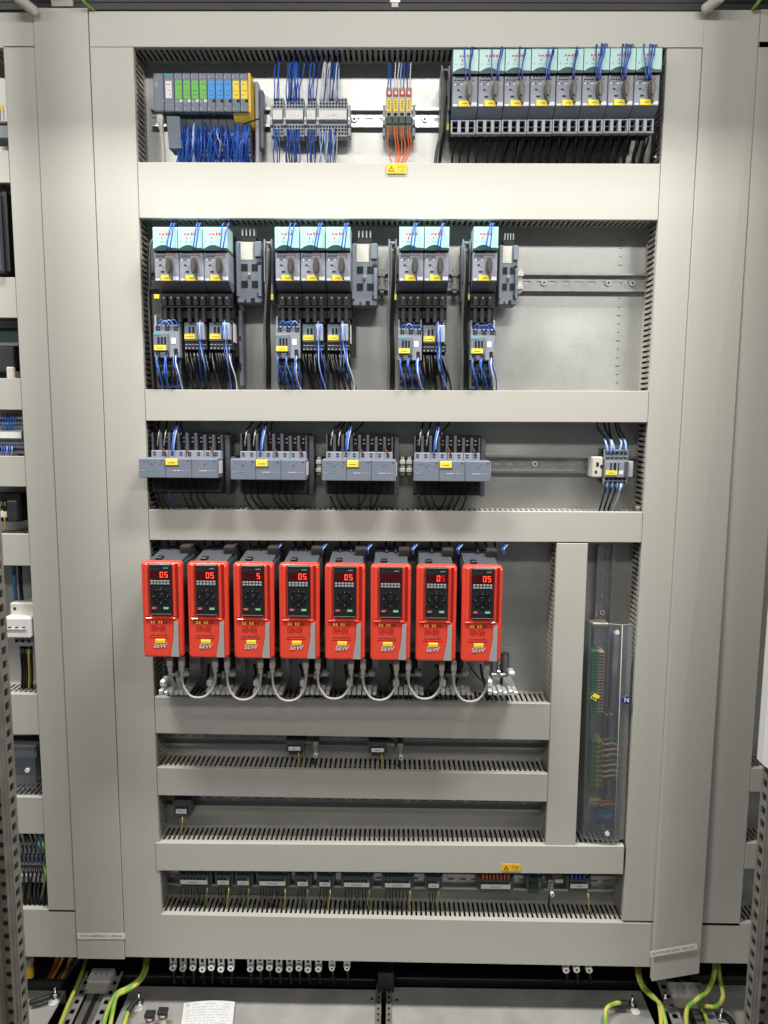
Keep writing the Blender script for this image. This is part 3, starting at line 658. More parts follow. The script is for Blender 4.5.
# contactors of the second row
def contactor_a(label, px0, px1, py0, py1, group):
    Y = -.004; x0, x1, z0, z1 = rect(px0, py0, px1, py1, Y); t = thing('contactor', label, 'contactor', Vector((x0, 0, z0)), group); a, h = x1-x0, z1-z0
    MB().m('dev').rbox(0, a, Y, .05, h*.0, h, .0012).build('body', t)
    MB().m('slate').rbox(0, a*.58, Y-.004, Y, h*.20, h*.74, .001).build('faceplate', t)
    k = MB().m('hole')
    for i, u in enumerate((.1, .46, .80)):
        for s in (0, 1): k.box(a*(u+s*.09), a*(u+s*.09+.07), Y-.0006, Y+.001, h*.82, h*.88); k.box(a*(u+s*.09), a*(u+s*.09+.07), Y-.0006, Y+.001, h*.90, h*.95)
        if i != 9:
            for s in (0, 1): k.box(a*(u-.02+s*.09), a*(u+.05+s*.09), Y-.0006, Y+.001, h*.10, h*.16); k.box(a*(u-.02+s*.09), a*(u+.05+s*.09), Y-.0006, Y+.001, h*.02, h*.07)
    k.box(a*.17, a*.25, Y-.0046, Y, h*.40, h*.62).box(a*.30, a*.38, Y-.0046, Y, h*.40, h*.62).box(a*.43, a*.50, Y-.0046, Y, h*.40, h*.62)
    k.m('teal_print').box(a*.04, a*.3, Y-.0045, Y, h*.67, h*.71).m('white').box(a*.68, a*.86, Y-.0006, Y, h*.42, h*.60).m('hole').box(a*.78, a*.92, Y-.0006, Y, h*.16, h*.28)
    k.build('contact_opening', t)
    y = MB().m('yellow').box(a*.04, a*.5, Y-.0056, Y-.003, h*.22, h*.37); y.m('print'); dashes(y, a*.14, a*.4, h*.28, Y-.006, .0012, 4, .8, .0007); y.build('label_plate', t)
    lw = MB().m('dev_dark').box(a*.03, a*.97, .008, .05, -h*.9, 0).build('lower_block', t)
    k = MB().m('hole')
    for i in range(3):
        for q in range(4): k.box(a*(.1+.3*i), a*(.3+.3*i), .0072, .009, -h*(.2+.2*q), -h*(.07+.2*q))
    k.build('terminal_opening', lw)
    ub = MB().m('dev_dark').box(a*.03, a*.97, .010, .05, h, h*1.34); ub.m('dev_light').box(a*.93, a*1.0, .004, .03, h, h*1.3).box(0, a*.07, .004, .03, h, h*1.3); ub.build('upper_block', t)
    return t
def contactor_b(label, px0, px1, py0, py1, group, side=False):
    Y = .004; x0, x1, z0, z1 = rect(px0, py0, px1, py1, Y); t = thing('contactor', label, 'contactor', Vector((x0, 0, z0)), group); a, h = x1-x0, z1-z0
    MB().m('dev').rbox(0, a*.56, Y, .05, h*.33, h, .001).build('body', t)
    au = MB().m('dev_light').rbox(a*.60, a*.92, Y-.010, .05, h*.36, h*.98, .001).build('auxiliary_block', t)
    MB().m('dev_dark').rbox(a*.56, a*.99, Y+.002, .05, h*.98, h*1.26, .001).m('dev_light').box(a*.62, a*.7, Y+.0015, Y+.003, h*1.03, h*1.1).box(a*.82, a*.9, Y+.0015, Y+.003, h*1.03, h*1.1).box(a*.82, a*.9, Y+.0015, Y+.003, h*1.14, h*1.21).build('upper_terminal', t)
    MB().m('teal_print').box(a*.05, a*.45, Y-.0006, Y, h*.90, h*.93).m('hole').box(a*.2, a*.28, Y-.0006, Y, h*.62, h*.84).box(a*.36, a*.44, Y-.0006, Y, h*.62, h*.84).build('window', t)
    y = MB().m('yellow').box(a*.02, a*.50, Y-.002, Y, h*.40, h*.58); y.m('print'); dashes(y, a*.1, a*.4, h*.47, Y-.0024, .0012, 4, .8, .0007); y.build('label_plate', t)
    MB().m('rubber').rbox(0, a*.99, Y+.001, .05, 0, h*.325, .001).build('lower_block', t)
    k = MB().m('dev_light')
    for i in range(6): k.box(a*(.03+.16*i), a*(.09+.16*i), Y+.0004, Y+.002, h*.04, h*.09); k.box(a*(.03+.16*i), a*(.14+.16*i), Y+.0004, Y+.002, h*.19, h*.215)
    k.m('hole')
    for i in range(6): k.box(a*(.03+.16*i), a*(.13+.16*i), Y+.0004, Y+.002, h*.22, h*.30)
    k.build('terminal_opening', t)
    MB().m('black').box(a*.04, a*.96, Y+.016, .05, -h*.8, 0).build('base', t)
    if side:
        s = MB().m('white').box(a*1.0, a*1.0+.0012, Y+.006, Y+.040, h*.30, h*.98); s.build('side_label', t)
        MB().m('rubber').box(a*.95, a*1.22, Y+.034, .05, -h*.2, h*1.3).build('bracket', t)
    return t
cg = 'second row of contactors'
sets = [[('a', 153.8, 179.5, 324.5, 357.7), ('b', 184.3, 207, 322.5, 350), ('c', 209.4, 232.6, 322.5, 350)],
        [('a', 275.5, 300, 326, 358.5), ('b', 302.5, 325, 324, 351), ('c', 327.5, 350, 324, 351)],
        [('a', 397.8, 421.8, 328.5, 360.5), ('b', 423, 446.5, 325, 352.5)], [('a', 470.3, 495, 329, 360.5)]]
for g, s in enumerate(sets):
    for i, (k, x0, x1, y0, y1) in enumerate(s):
        nm = ('lone contactor of the second row' if len(s) == 1 else '%s contactor of the %s set' % (ords[i], gn[g]))
        if k == 'a':
            contactor_a('pale grey %s, blue wires arching above' % nm, x0, x1, y0, y1, cg)
            for q in range(4):
                xa = x0+3+q*4; wire([P(xa, y0+3, .0), P(xa+1, y0-1.5, -.008), P(xa+5+J(1), y0-4+J(1), -.010), P(xa+9, y0+1, -.006), P(xa+10+J(1), y0+6, .004)], .0012, random.choice(['bluew', 'bluel', 'bluew']), 'short blue jumper arching over the pale '+nm, 'jumpers over the '+nm)
            for q in range(7):
                xa = x0+(2.5, 3.5, 11, 12, 20, 21.5, 22.5)[q]*(x1-x0)/25; wire([P(xa, y1-3, -.002), P(xa-.5+J(.6), y1+5, -.010), P(xa+2+J(2.4), y1+18, -.006+J(.006)), P(xa+5+J(4), 396, .022)], .0012, ('bluew', 'blued', 'bluew', 'bluew', 'bluew', 'whitew', 'blued')[q], ('white' if q == 5 else 'blue')+' control wire hanging below the pale '+nm, 'wires under the '+nm)
            for q in range(8):
                xa = x0+3+q*2.7; wire([P(xa, y1+12, .006), P(xa+1+J(2), y1+22, .002), P(xa+4+J(3), 398, .026)], .0018, 'cable', 'black load wire hanging below the pale '+nm, 'load wires under the '+nm)
        else:
            contactor_b('dark footed grey '+nm+', slim side block', x0, x1, y0, y1, cg, k == 'c' and g < 2)
            for q in range(9):
                xa = x0+1+q*2.5; wire([P(xa, y1-1, .016), P(xa+.5+J(1), y1+8, .004), P(xa+3+J(2), y1+24, .004+J(.01)), P(xa+7+J(4), 397, .026)], .0021, 'cable', 'black load wire hanging below the dark footed '+nm, 'load wires under the '+nm)
            for q in range(3):
                xa = x0+14.5+q*2.2; wire([P(xa-1+J(.8), y0-3, .0), P(xa-1.4, y0+10, -.012+J(.003)), P(xa-.5+J(1), y1-4, -.006), P(xa+2+J(2.5), y1+18, -.004+J(.006)), P(xa+7+J(5), 396, .024)], .0011, ('blued', 'bluel', 'bluew')[q], 'blue control wire running down beside the '+nm, 'wires beside the '+nm)
            if k == 'c':
                wire([P(x1-4, y1-3, .004), P(x1-2, y1+12, -.006), P(x1+3, y1+28, .0), P(x1+5, 396, .02)], .0012, 'whitew', 'single white wire hanging below the '+nm, None)
# long carrier edge beside the first set
x0, x1, z0, z1 = rect(239, 310, 242.5, 386, .035)
t = thing('carrier_strip', 'upright grey-blue carrier strip behind the first contactor set', 'carrier', (x0, 0, z0)); MB().m('blueplastic').rbox(0, x1-x0, .035, .07, 0, z1-z0, .001).build('body', t); MB().m('hole').box(.001, .004, .034, .036, (z1-z0)*.2, (z1-z0)*.3).box(.001, .004, .034, .036, (z1-z0)*.6, (z1-z0)*.66).build('notch', t)

# row two plate: vertical column of punched marks on the right
mk = MB().m('darkmetal'); o = P(621, 235, DEP)
for i in range(18):
    p = P(621-i*.25, 240+i*8.4, DEP-.0004); ww = .002 if i % 3 else .004
    mk.box(p.x-ww, p.x+ww, DEP-.0006, DEP+.001, p.z-.0006, p.z+.0006)
k = mk.build('scale_mark'); k.parent = pl; k['kind'] = 'stuff'

# ------------------------------------------------------------------ row three: flat overhanging modules
def module_group(label, fx0, fx1, fy0, fy1, bx0, bx1, by0, by1, group):
    Y = -.042; x0, x1, z0, z1 = rect(fx0, fy0, fx1, fy1, Y); t = thing('control_module', label, 'control module', Vector((x0, 0, z0)), group); a, h = x1-x0, z1-z0; o = Vector((x0, 0, z0))
    w3 = a/3
    for i in range(3):
        f = MB().m('slate').rbox(i*w3+.0002, (i+1)*w3-.0002, Y, .0, 0, h, .0012).build('front_housing', t)
        k = MB().m('teal_print' if i == 0 else 'print_white'); 
        dashes(k, w3*(i+.28), w3*(i+.56), h*.36, Y-.0004, .0016, 4, .95, .0012); k.m('print_light'); dashes(k, w3*(i+(.06 if i == 0 else .60)), w3*(i+(.24 if i == 0 else .9)), h*.36, Y-.0004, .0014, 8, .9, .001)
        if i != 1:
            k.m('print'); k.cyl((w3*(i+.5), Y-.0004, h*.70), .0014, .0006, 'y', 8); k.cyl((w3*(i+.62), Y-.0004, h*.80), .0010, .0006, 'y', 8)
            if i == 0: k.cyl((w3*.82, Y-.0004, h*.72), .0016, .0006, 'y', 8); dashes(k, w3*.08, w3*.4, h*.82, Y-.0004, .0010, 2); k.m('print_light').cyl((w3*.82, Y-.0008, h*.72), .0006, .0006, 'y', 6)
        else: k.m('hole').cyl((w3*(i+.5), Y-.0004, h*.62), .0011, .0006, 'y', 8)
        k.m('brownred' if i else 'print').box(w3*(i+.84), w3*(i+.92), Y-.0004, Y, h*.86, h*.9)
        k.build('print', f)
    y = MB().m('yellow').rbox(w3*1.02, w3*1.48, Y-.0018, Y+.001, h*.66, h*.98, .0005); y.m('print'); dashes(y, w3*1.12, w3*1.4, h*.78, Y-.0022, .0014, 4, .8, .0008); y.build('label_plate', t)
    # rear body with terminals
    Yb = .004; u0, u1, v0, v1 = rect(bx0, by0, bx1, by1, Yb); u0 -= o.x; u1 -= o.x; v0 -= o.z; v1 -= o.z; L = u1-u0
    MB().m('black').box(u0, u1-.008, .018, .055, v0, v1).build('rear_body', t)
    MB().m('rubber').rbox(u0, u1-.012, 0, .018, v0+.004, -.003, .001).build('lower_terminal_block', t)
    MB().m('dev_dark').rbox(u1-.010, u1, .016, .06, v0-.002, v1-.004, .0015).build('side_cheek', t)
    MB().m('white').box(a-.0001, a+.0012, Y+.008, Y+.034, h*.22, h*.86).build('side_label', t)
    um = MB().m('dev_dark')
    n = 8; 
    for i in range(n+1):
        x = u0+(L-.012)*i/n; um.rbox(max(u0, x-.0026), min(u1-.012, x+.0026), .006, .02, h+.012, v1-(.004 if i > 5 else 0), .0006)
    um.build('terminal_fin', t, kind='stuff')
    mid = MB().m('dev')
    for i in range(4): mid.rbox(u0+(L-.012)*(i/4)+.0004, u0+(L-.012)*((i+1)/4)-.0004, .0, .016, h-.004, h+.0125, .0008)
    mid.m('hole')
    for i in range(8):
        x = u0+(L-.012)*(i+.25)/8
        for q in range(2): mid.box(x, x+.0022, -.0005, .001, h+.003+q*.0045, h+.0058+q*.0045); mid.box(x+.003, x+.0052, -.0005, .001, h+.003+q*.0045, h+.0058+q*.0045)
    mid.build('terminal_row', t, kind='stuff')
    ds = MB().m('dev_light')
    for i in range(8):
        x = u0+(L-.012)*(i+.5)/8; ds.box(x-.002, x+.002, .0165, .0175, v1-.011, v1-.008); ds.box(x-.002, x+.002, .0165, .0175, v1-.018, v1-.016)
    ds.build('contact', t, kind='stuff')
    lw = MB().m('hole')
    for i in range(9):
        x = u0+(L-.012)*(i+.3)/9; lw.box(x, x+.0045, -.0005, .002, -.012, -.006); lw.box(x, x+.0045, -.0005, .002, -.022, -.016)
    lw.build('lower_opening', t, kind='stuff')
mg = [(138.8, 218, 458.5, 478, 152, 228.5, 433, 494), (230.3, 306, 459.5, 480, 240.5, 313, 434, 495), (321.6, 396.2, 460, 481, 326, 399, 435, 495), (413.7, 490.6, 461, 481.5, 414, 486, 436, 496)]
for i, q in enumerate(mg):
    module_group('%s from the left of the flat grey triple modules that jut forward' % ords[i], q[0], q[1], q[2], q[3], q[4], q[5], q[6], q[7], 'flat grey overhanging modules')
    bx = q[4]
    for k in range(4):
        xa = bx+5+k*7.6+J(.8)
        sx = xa+3+J(3)
        wire([P(sx+4, 417, .05), P(sx+2+J(2), 424, .035), P(xa+2, 430+J(1), .016), P(xa+.5, 436, .008), P(xa, 443, .014)], .0018, 'cable', 'black wire entering the %s flat grey module from above' % ords[i], 'upper wires of the %s flat module' % ords[i])
        if k < 3: wire([P(xa+2.2, 430, .0145), P(xa+1.2, 434.5, .007), P(xa+.2, 441, .010), P(xa, 446, .014)], .0010, 'offwhite' if k != 2 else 'bluel', 'pale sleeved wire end at the top of the %s flat grey module' % ords[i], 'sleeved wire ends of the %s flat module' % ords[i])
    xa = bx+19; wire([P(xa+5, 424, .03), P(xa+4, 430, .008), P(xa+2, 440, -.002), P(xa+1, 450, -.004), P(xa+.5, 456, .004)], .0013, 'bluew', 'blue wire pair running into the %s flat grey module' % ords[i], None)
    wire([P(xa+7, 424, .03), P(xa+5.5, 431, .007), P(xa+3.5, 440, -.002), P(xa+2.5, 450, -.003)], .0013, 'bluel', 'pale blue wire running into the %s flat grey module' % ords[i], None)
    for u in (10, 33, 58):
        if i == 0 or u != 10: wire([P(bx+u, 447, .012), P(bx+u+2.5, 451, -.004), P(bx+u+4, 456, -.002)], .0016, 'brownred', 'short brown jumper on the %s flat grey module' % ords[i], 'brown jumpers of the %s flat module' % ords[i])
    for k in range(7):
        xa = bx+4+k*6.6+(8 if k > 2 else 0); dx = 8+J(3) if i < 2 else (6+J(3) if k < 3 else -2+J(5))
        wire([P(xa, 490, .004), P(xa+.5, 497, -.008), P(xa+dx*.5, 504, .004), P(xa+dx, 510, .03), P(xa+dx+2, 515, .04)], .0019, 'cable' if k != 2 else ('blued' if i == 0 else 'cable'), ('blue' if k == 2 and i == 0 else 'black')+' wire curving down from the %s flat grey module' % ords[i], 'lower wires of the %s flat module' % ords[i])
for px, lab in ((232.5, 'second'), (319, 'third'), (409.5, 'fourth'), (402.5, 'middle')):
    pp = P(px, 466, .03); t = thing('rail_clip', 'small pale rail clip beside the %s flat grey module' % ('gap before the fourth' if lab == 'middle' else lab), 'clip', pp, 'pale clips on the third rail')
    MB().m('offwhite').rbox(-.004, .004, 0, .028, -.018, .018, .001).build('body', t); MB().m('offwhite').rbox(-.006, .005, -.005, 0, -.012, -.004, .001).rbox(-.006, .005, -.005, 0, .004, .012, .001).build('jaw', t)
# small contactor at the far end of row three
def small_contactor():
    Y = .008; x0, x1, z0, z1 = rect(604, 449.5, 628.3, 484, Y); t = thing('small_contactor', 'small grey contactor standing alone at the end of the third row', 'contactor', Vector((x0, 0, z0))); a, h = x1-x0, z1-z0
    MB().m('dev_dark').rbox(0, a, .016, .055, 0, h, .001).build('rear_body', t)
    MB().m('dev').rbox(a*.02, a*.98, Y-.006, .02, h*.20, h*.68, .001).build('body', t)
    MB().m('dev').rbox(0, a, Y+.002, .03, h*.69, h, .001).build('terminal_block', t); MB().m('dev').rbox(0, a, Y+.002, .03, 0, h*.19, .001).build('terminal_block', t)
    k = MB().m('hole')
    for i in range(5):
        u = .07+.185*i
        k.box(a*u, a*(u+.13), Y+.001, Y+.003, h*.86, h*.95); k.box(a*u, a*(u+.06), Y+.001, Y+.003, h*.73, h*.78); k.box(a*(u+.08), a*(u+.14), Y+.001, Y+.003, h*.73, h*.78)
        k.box(a*u, a*(u+.13), Y+.001, Y+.003, h*.03, h*.07); k.box(a*u, a*(u+.13), Y+.001, Y+.003, h*.11, h*.16)
    k.box(a*.22, a*.28, Y-.0066, Y, h*.40, h*.62).box(a*.36, a*.46, Y-.0066, Y, h*.40, h*.62).box(a*.54, a*.58, Y-.0066, Y, h*.40, h*.62).m('print_white').box(a*.60, a*.76, Y-.0064, Y, h*.29, h*.40).m('dev_dark').box(a*.80, a*.95, Y-.007, Y, h*.22, h*.66)
    k.build('contact_opening', t)
    y = MB().m('yellow').box(a*.04, a*.5, Y-.0076, Y-.005, h*.27, h*.40); y.m('print'); dashes(y, a*.14, a*.4, h*.32, Y-.008, .0012, 4, .8, .0007); y.build('label_plate', t)
    MB().m('offwhite').rbox(-.021, -.001, .012, .05, h*.18, h*.78, .002).m('hole').box(-.014, -.009, .0114, .013, h*.5, h*.62).box(-.016, -.012, .0114, .013, h*.3, h*.38).box(-.006, -.002, .0114, .013, h*.45, h*.55).build('side_adapter', t)
    MB().m('dev_light').rbox(a+.001, a+.010, .010, .045, h*.2, h*.66, .001).build('side_relay', t)
small_contactor()
for i, (xt, xm, xb) in enumerate(((597, 604.5, 607.5), (604, 610, 611.5), (608, 611, 614.5), (615, 620, 620), (618, 624, 626))):
    wire([P(xt, 418, .05), P(xt+1, 428, .036), P(xm, 437, .02), P(xm+.5, 441, .016)], .0018, 'cable', 'black wire coming down to the lone small contactor', 'black wires above the lone contactor')
    wire([P(xm-.5, 438.5, .0205), P(xm+1.5, 443, .010), P(xb, 450, .006), P(xb, 454, .014)], .0021, 'bluel', 'light blue sleeve entering the lone small contactor', 'blue sleeves above the lone contactor')
    if i < 4:
        x = 606+i*5; wire([P(x, 482, .012), P(x-.5, 488, .004), P(x-3, 497, .016), P(x-6-i*.6, 508, .04), P(x-7-i*.6, 514, .045)], .0018, 'whitew' if i == 3 else 'cable', '%s wire leaving the bottom of the lone small contactor' % ('white' if i == 3 else 'black'), 'wires below the lone contactor')
        wire([P(x+1.5, 482, .010), P(x+1.2, 487, .003), P(x-.6, 493, .009)], .0019, 'blueblk', 'blue sleeve under the lone small contactor', 'blue sleeves under the lone contactor')

# ------------------------------------------------------------------ row four: red frequency drives
DW, DH, DF = .0735, .1795, -.100
def seven_seg(mb, x, z, w, h, on, y):
    t = w*.17
    segs = {'a': (x, x+w, z+h-t, z+h), 'b': (x+w-t, x+w, z+h/2, z+h), 'c': (x+w-t, x+w, z, z+h/2), 'd': (x, x+w, z, z+t), 'e': (x, x+t, z, z+h/2), 'f': (x, x+t, z+h/2, z+h), 'g': (x, x+w, z+h/2-t/2, z+h/2+t/2)}
    for c in on: a = segs[c]; mb.box(a[0], a[1], y, y+.0004, a[2], a[3])
def rrect(x0, x1, z0, z1, r, n=5):
    out = []
    for cx, cz, a0 in ((x1-r, z1-r, 0), (x0+r, z1-r, 90), (x0+r, z0+r, 180), (x1-r, z0+r, 270)):
        for i in range(n+1): a = R(a0+90*i/n); out.append((cx+r*math.cos(a), cz+r*math.sin(a)))
    return out
def loft_shell(mb, rings):                     # rings: list of (outline, y), front first
    n = len(rings[0][0]); vs = [(p[0], y, p[1]) for o, y in rings for p in o]
    fs = [(k*n+i, (k+1)*n+i, (k+1)*n+(i+1) % n, k*n+(i+1) % n) for k in range(len(rings)-1) for i in range(n)]
    mb.add(vs, fs, True); o = len(mb.v)-len(vs); mb.f.append([i+o for i in range(n)]); mb.mi.append(mb.cur); mb.sm.append(False)
_dm = {}
def drive_parts():
    F = DF; w, h = DW, DH
    b = MB().m('red')
    loft_shell(b, [(rrect(.0035, w-.0035, .0035, h-.0035, .004), F), (rrect(.0012, w-.0012, .0012, h-.0012, .0052), F+.0012), (rrect(0, w, 0, h, .006), F+.004), (rrect(0, w, 0, h, .006), F+.016)])
    # raised flank mouldings of the upper half and the ridge at mid height
    b.rbox(.006, .014, F-.0022, F+.002, h*.43, h*.985, .0018); b.rbox(w*.765, w*.845, F-.0022, F+.002, h*.43, h*.985, .0018)
    b.rbox(.006, w*.845, F-.0030, F+.002, h*.405, h*.425, .0012); b.rbox(w*.925, w*.985, F-.0015, F+.002, h*.03, h*.97, .0012)
    _dm['shell'] = b.data('shell')
    _dm['shadow_gap'] = MB().m('red_dark').box(w*.855, w*.92, F-.0004, F+.001, h*.42, h*.98).data('groove_shade')  # dark red strip on the face; the groove's shade is in its colour
    rb = MB().m('dev_dark').rbox(.004, w-.004, F+.015, .06, .012, h-.006, .002); rb.m('dev_dark').prism([(F+.012, h-.0065), (F+.012, h-.0035), (F+.1, h+.004), (.05, h+.004), (.05, h-.006)], .006, w-.006)
    _dm['rear_housing'] = rb.data('rear_housing')
    _dm['vent_cap'] = MB().m('black').rbox(w*.24, w*.40, F+.03, F+.05, h-.004, h+.003, .001).data('vent_cap')
    tb = MB().m('rubber').rbox(w*.70, w*.98, F+.075, F+.10, h+.002, h+.017, .0008); tb.m('brownred').box(w*.70, w*.98, F+.0745, F+.0755, h+.0130, h+.0148)
    tb.m('hole')
    for i in range(6): tb.box(w*(.715+.045*i), w*(.74+.045*i), F+.0742, F+.076, h+.005, h+.010)
    _dm['terminal_plug'] = tb.data('terminal_plug')
    k = MB().m('keypad').rbox(w*.222, w*.775, F-.006, F+.001, h*.455, h*.985, .0016)
    k.m('silver'); k.box(w*.24, w*.755, F-.0064, F-.005, h*.466, h*.469)
    _dm['keypad'] = k.data('keypad')
    y = F-.0062
    d = MB().m('display').box(w*.25, w*.75, y-.0002, y+.001, h*.835, h*.915); d.m('print').box(w*.24, w*.5, y-.0001, y+.001, h*.935, h*.938); d.m('keybtn'); dashes(d, w*.58, w*.70, h*.94, y-.0003, .0022, 2, 1, .0014)
    _dm['display'] = d.data('display')
    bt = MB().m('keybtn')
    for i in range(6):
        for q in range(2): bt.rbox(w*(.258+.081*i), w*(.321+.081*i), y-.0008, y+.001, h*(.775+.026*q), h*(.793+.026*q), .0004)
    _dm['button_row'] = bt.data('button')
    nv = MB().m('key_dark'); cx, cz = w*.497, h*.652
    for i in range(8):
        a = R(45*i); r = .0125; nv.cyl((cx+r*math.cos(a), y-.0010, cz+r*math.sin(a)), .0037, .0012, 'y', 10)
    nv.cyl((cx, y-.0014, cz), .0062, .0016, 'y', 16); nv.m('keypad').cyl((cx, y-.0020, cz), .0032, .0010, 'y', 12); nv.m('print_light')
    for i in range(4): a = R(90*i); nv.box(cx+.0125*math.cos(a)-.0005, cx+.0125*math.cos(a)+.0005, y-.0014, y-.0008, cz+.0125*math.sin(a)-.0005, cz+.0125*math.sin(a)+.0005)
    _dm['navigation_pad'] = nv.data('navigation_pad')
    sb = MB().m('key_red').rbox(w*.27, w*.39, y-.0010, y+.001, h*.516, h*.540, .0005); sb.m('print_light'); dashes(sb, w*.285, w*.36, h*.524, y-.0012, .0012, 3, 1, .0007); _dm['stop_button'] = sb.data('stop_button')
    sb = MB().m('key_green').rbox(w*.56, w*.695, y-.0010, y+.001, h*.516, h*.540, .0005); sb.m('print_white'); dashes(sb, w*.58, w*.68, h*.524, y-.0012, .0012, 4, 1, .0007); _dm['start_button'] = sb.data('start_button')
    # lower door: indicator dots, wiring print, label, grey strip
    pr = MB()
    for i, on in enumerate((1, 1, 0, 1, 1, 0, 0)): pr.m('yellow' if on else 'red_dark').box(w*(.215+.062*i), w*(.245+.062*i), F-.0006, F+.001, h*.362, h*.388)
    pr.m('red_dark'); rnd = random.Random(5)
    for i in range(12): x = w*(.205+.033*i); pr.box(x, x+.0004, F-.0005, F+.001, h*(.27+.03*rnd.random()), h*(.32+.03*rnd.random()))
    for i in range(4): dashes(pr, w*.21, w*.55, h*(.285+.018*i), F-.0005, .0005, i, .6, .0014)
    pr.m('print'); dashes(pr, w*.20, w*.64, h*.235, F-.0005, .0022, 12, .9, .0012); pr.m('red_dark').box(w*.17, w*.66, F-.0005, F+.001, h*.212, h*.216)
    pr.m('red_dark').box(w*.56, w*.562, F-.0005, F+.001, h*.24, h*.36)
    _dm['print'] = pr.data('print')
    yl = MB().m('yellow').rbox(w*.315, w*.555, F-.0016, F+.001, h*.155, h*.196, .0005); yl.m('warn'); dashes(yl, w*.36, w*.51, h*.175, F-.0020, .0012, 6, .8, .0008); _dm['label_plate'] = yl.data('label_plate')
    out = [(.79, .385), (.895, .385), (.895, .015), (.70, .015), (.712, .07), (.755, .16), (.782, .24)]
    gs = MB().m('silver').prism([(w*a, h*c) for a, c in out], F-.0018, F+.001, 'y'); _dm['grey_strip'] = gs.data('grey_strip')
drive_parts()
digits = {0: 'abcdef', 5: 'acdfg'}
dlabels = ('%s red drive from the left, display showing zero five', )
d_pos = []
disp = ['05', '05', ' 5', '05', '05', '  ', '05', '05']
for i in range(8):
    px = 143.7+i*45.3; py = 657.3+i*.66; p = P(px, py, DF); p.y = 0
    state = {'05': 'display showing 05', ' 5': 'display showing a lone 5', '  ': 'display dark'}[disp[i]]
    t = thing('frequency_drive', '%s red frequency drive from the left, %s' % (ords[i], state), 'drive', p, 'row of red frequency drives')
    d_pos.append(p)
    sh = put('shell', _dm['shell'], t); put('groove_shade', _dm['shadow_gap'], sh)
    rh = put('rear_housing', _dm['rear_housing'], t); put('vent_cap', _dm['vent_cap'], rh); put('terminal_plug', _dm['terminal_plug'], rh)
    kp = put('keypad', _dm['keypad'], t); ds = put('display', _dm['display'], kp)
    for nm in ('button_row', 'navigation_pad', 'stop_button', 'start_button'): put(nm, _dm[nm], kp)
    for k, ch in enumerate(disp[i]):
        if ch == ' ': continue
        mb = MB().m('led_dim' if (i == 6 and k == 1) else 'led'); seven_seg(mb, DW*(.50+.115*k), DH*.848, DW*.072, DH*.056, digits[int(ch)], DF-.0068); mb.build('digit', kp)
    put('print', _dm['print'], t); put('label_plate', _dm['label_plate'], t); put('grey_strip', _dm['grey_strip'], t)
    put('logo', text_mesh('SEW', .0118, 'logo', .0004, .2), t, (DW*.42, DF-.0006, DH*.125))
    # connector bodies, dark supply wires above, shield bracket and clamps below
    for k in range(3):
        xa = px+16+k*9; wire([P(xa-2, 538, .04), P(xa, 545, .02), P(xa+1+J(2), 551, .0), P(xa+J(2), 556, .0)], .0024, 'cable', 'black supply wire above the %s red drive' % ords[i], 'supply wires of the %s drive' % ords[i])
    for k in range(2):
        xa = px+41+k*2; wire([P(xa, 553.5+i*.2, -.012), P(xa+.5, 549, -.020), P(xa+3, 546, -.004), P(xa+5+k, 541, .03)], .0012, ('bluew', 'bluel')[k], 'blue control wire above the %s red drive' % ords[i], 'control wires of the %s drive' % ords[i])
    bp = P(px+38, 669, .01); s = thing('shield_bracket', 'metal cable shield bracket under the %s red drive' % ords[i], 'bracket', bp, 'cable shield brackets under the drives')
    MB().m('zinc').box(-.030, .030, .03, .0315, -.028, .035).box(-.030, .030, -.03, .03, -.028, -.0265).build('plate', s)
    for k in range(6): MB().m('bright').rbox(-.028+k*.0098, -.028+k*.0098+.0076, -.062, -.0300, -.031, -.0215-.003*(k % 2), .0010).build('clamp_tooth', s)
    MB().m('bright').rbox(-.030, -.018, -.05, -.02, -.020, -.006, .003).rbox(.012, .026, -.045, -.02, .0, .010, .003).m('dullsteel').rbox(-.020, .016, -.022, .0, -.010, -.002, .002).m('chrome').rbox(-.006, .0, -.024, -.02, -.012, .004, .001).build('clamp', s)
    MB().m('rubber').cyl((-.012, -.012, -.004), .0085, .040, 'z', 12).cyl((.010, -.010, -.004), .0085, .040, 'z', 12).build('cable_grip', s)
    for k in range(3):
        xa = px+20+k*10; wire([P(xa, 664, .0), P(xa+2+J(3), 674, -.006), P(xa+J(5), 686, .0), P(xa+6+J(5), 698, .02), P(xa+6, 706, .045)], .0030, 'cable', 'black motor cable under the %s red drive' % ords[i], 'motor cables under the %s drive' % ords[i], 'motor_cable', 'cable')
# grey network cables looping from drive to drive
def plug(px, py, label):
    pp = P(px, py, DF+.022); tag(MB().m('greyw').rbox(-.0052, .0052, -.005, .005, -.012, .008, .0014).m('greyw').rbox(-.0038, .0038, -.0038, .0038, -.022, -.012, .001).build('network_plug', None, pp), label, 'plug', 'grey network plugs under the drives')
for i in range(8):
    px = 142.4+i*45.32; py = 659+i*.66
    a = px+27.5; b = px+39.5
    plug(a, py+1.5, 'inner grey network plug under the %s red drive' % ords[i])
    if i < 7: plug(b, py+1.5, 'outer grey network plug under the %s red drive' % ords[i])
    if i < 7:
        e = a+45.32; dp = (697, 699, 701, 699, 700, 698, 702)[i]+J(1)
        Yc = DF+.022
        wire([P(b, py+9, Yc), P(b+.2, py+21, Yc-.002), P(b+3, dp-9, Yc-.004), P(b+8.5, dp-2, Yc-.005), P((b+e)/2, dp, Yc-.004), P(e-8.5, dp-2.5, Yc-.002), P(e-2.5, dp-10, Yc), P(e, py+20, Yc), P(e, py+9.5, Yc)], .0024, 'greyw',
             'grey network cable looping from the %s red drive to the %s' % (ords[i], ords[i+1]), 'looped grey network cables', 'network_cable', 'cable', 8, 5)
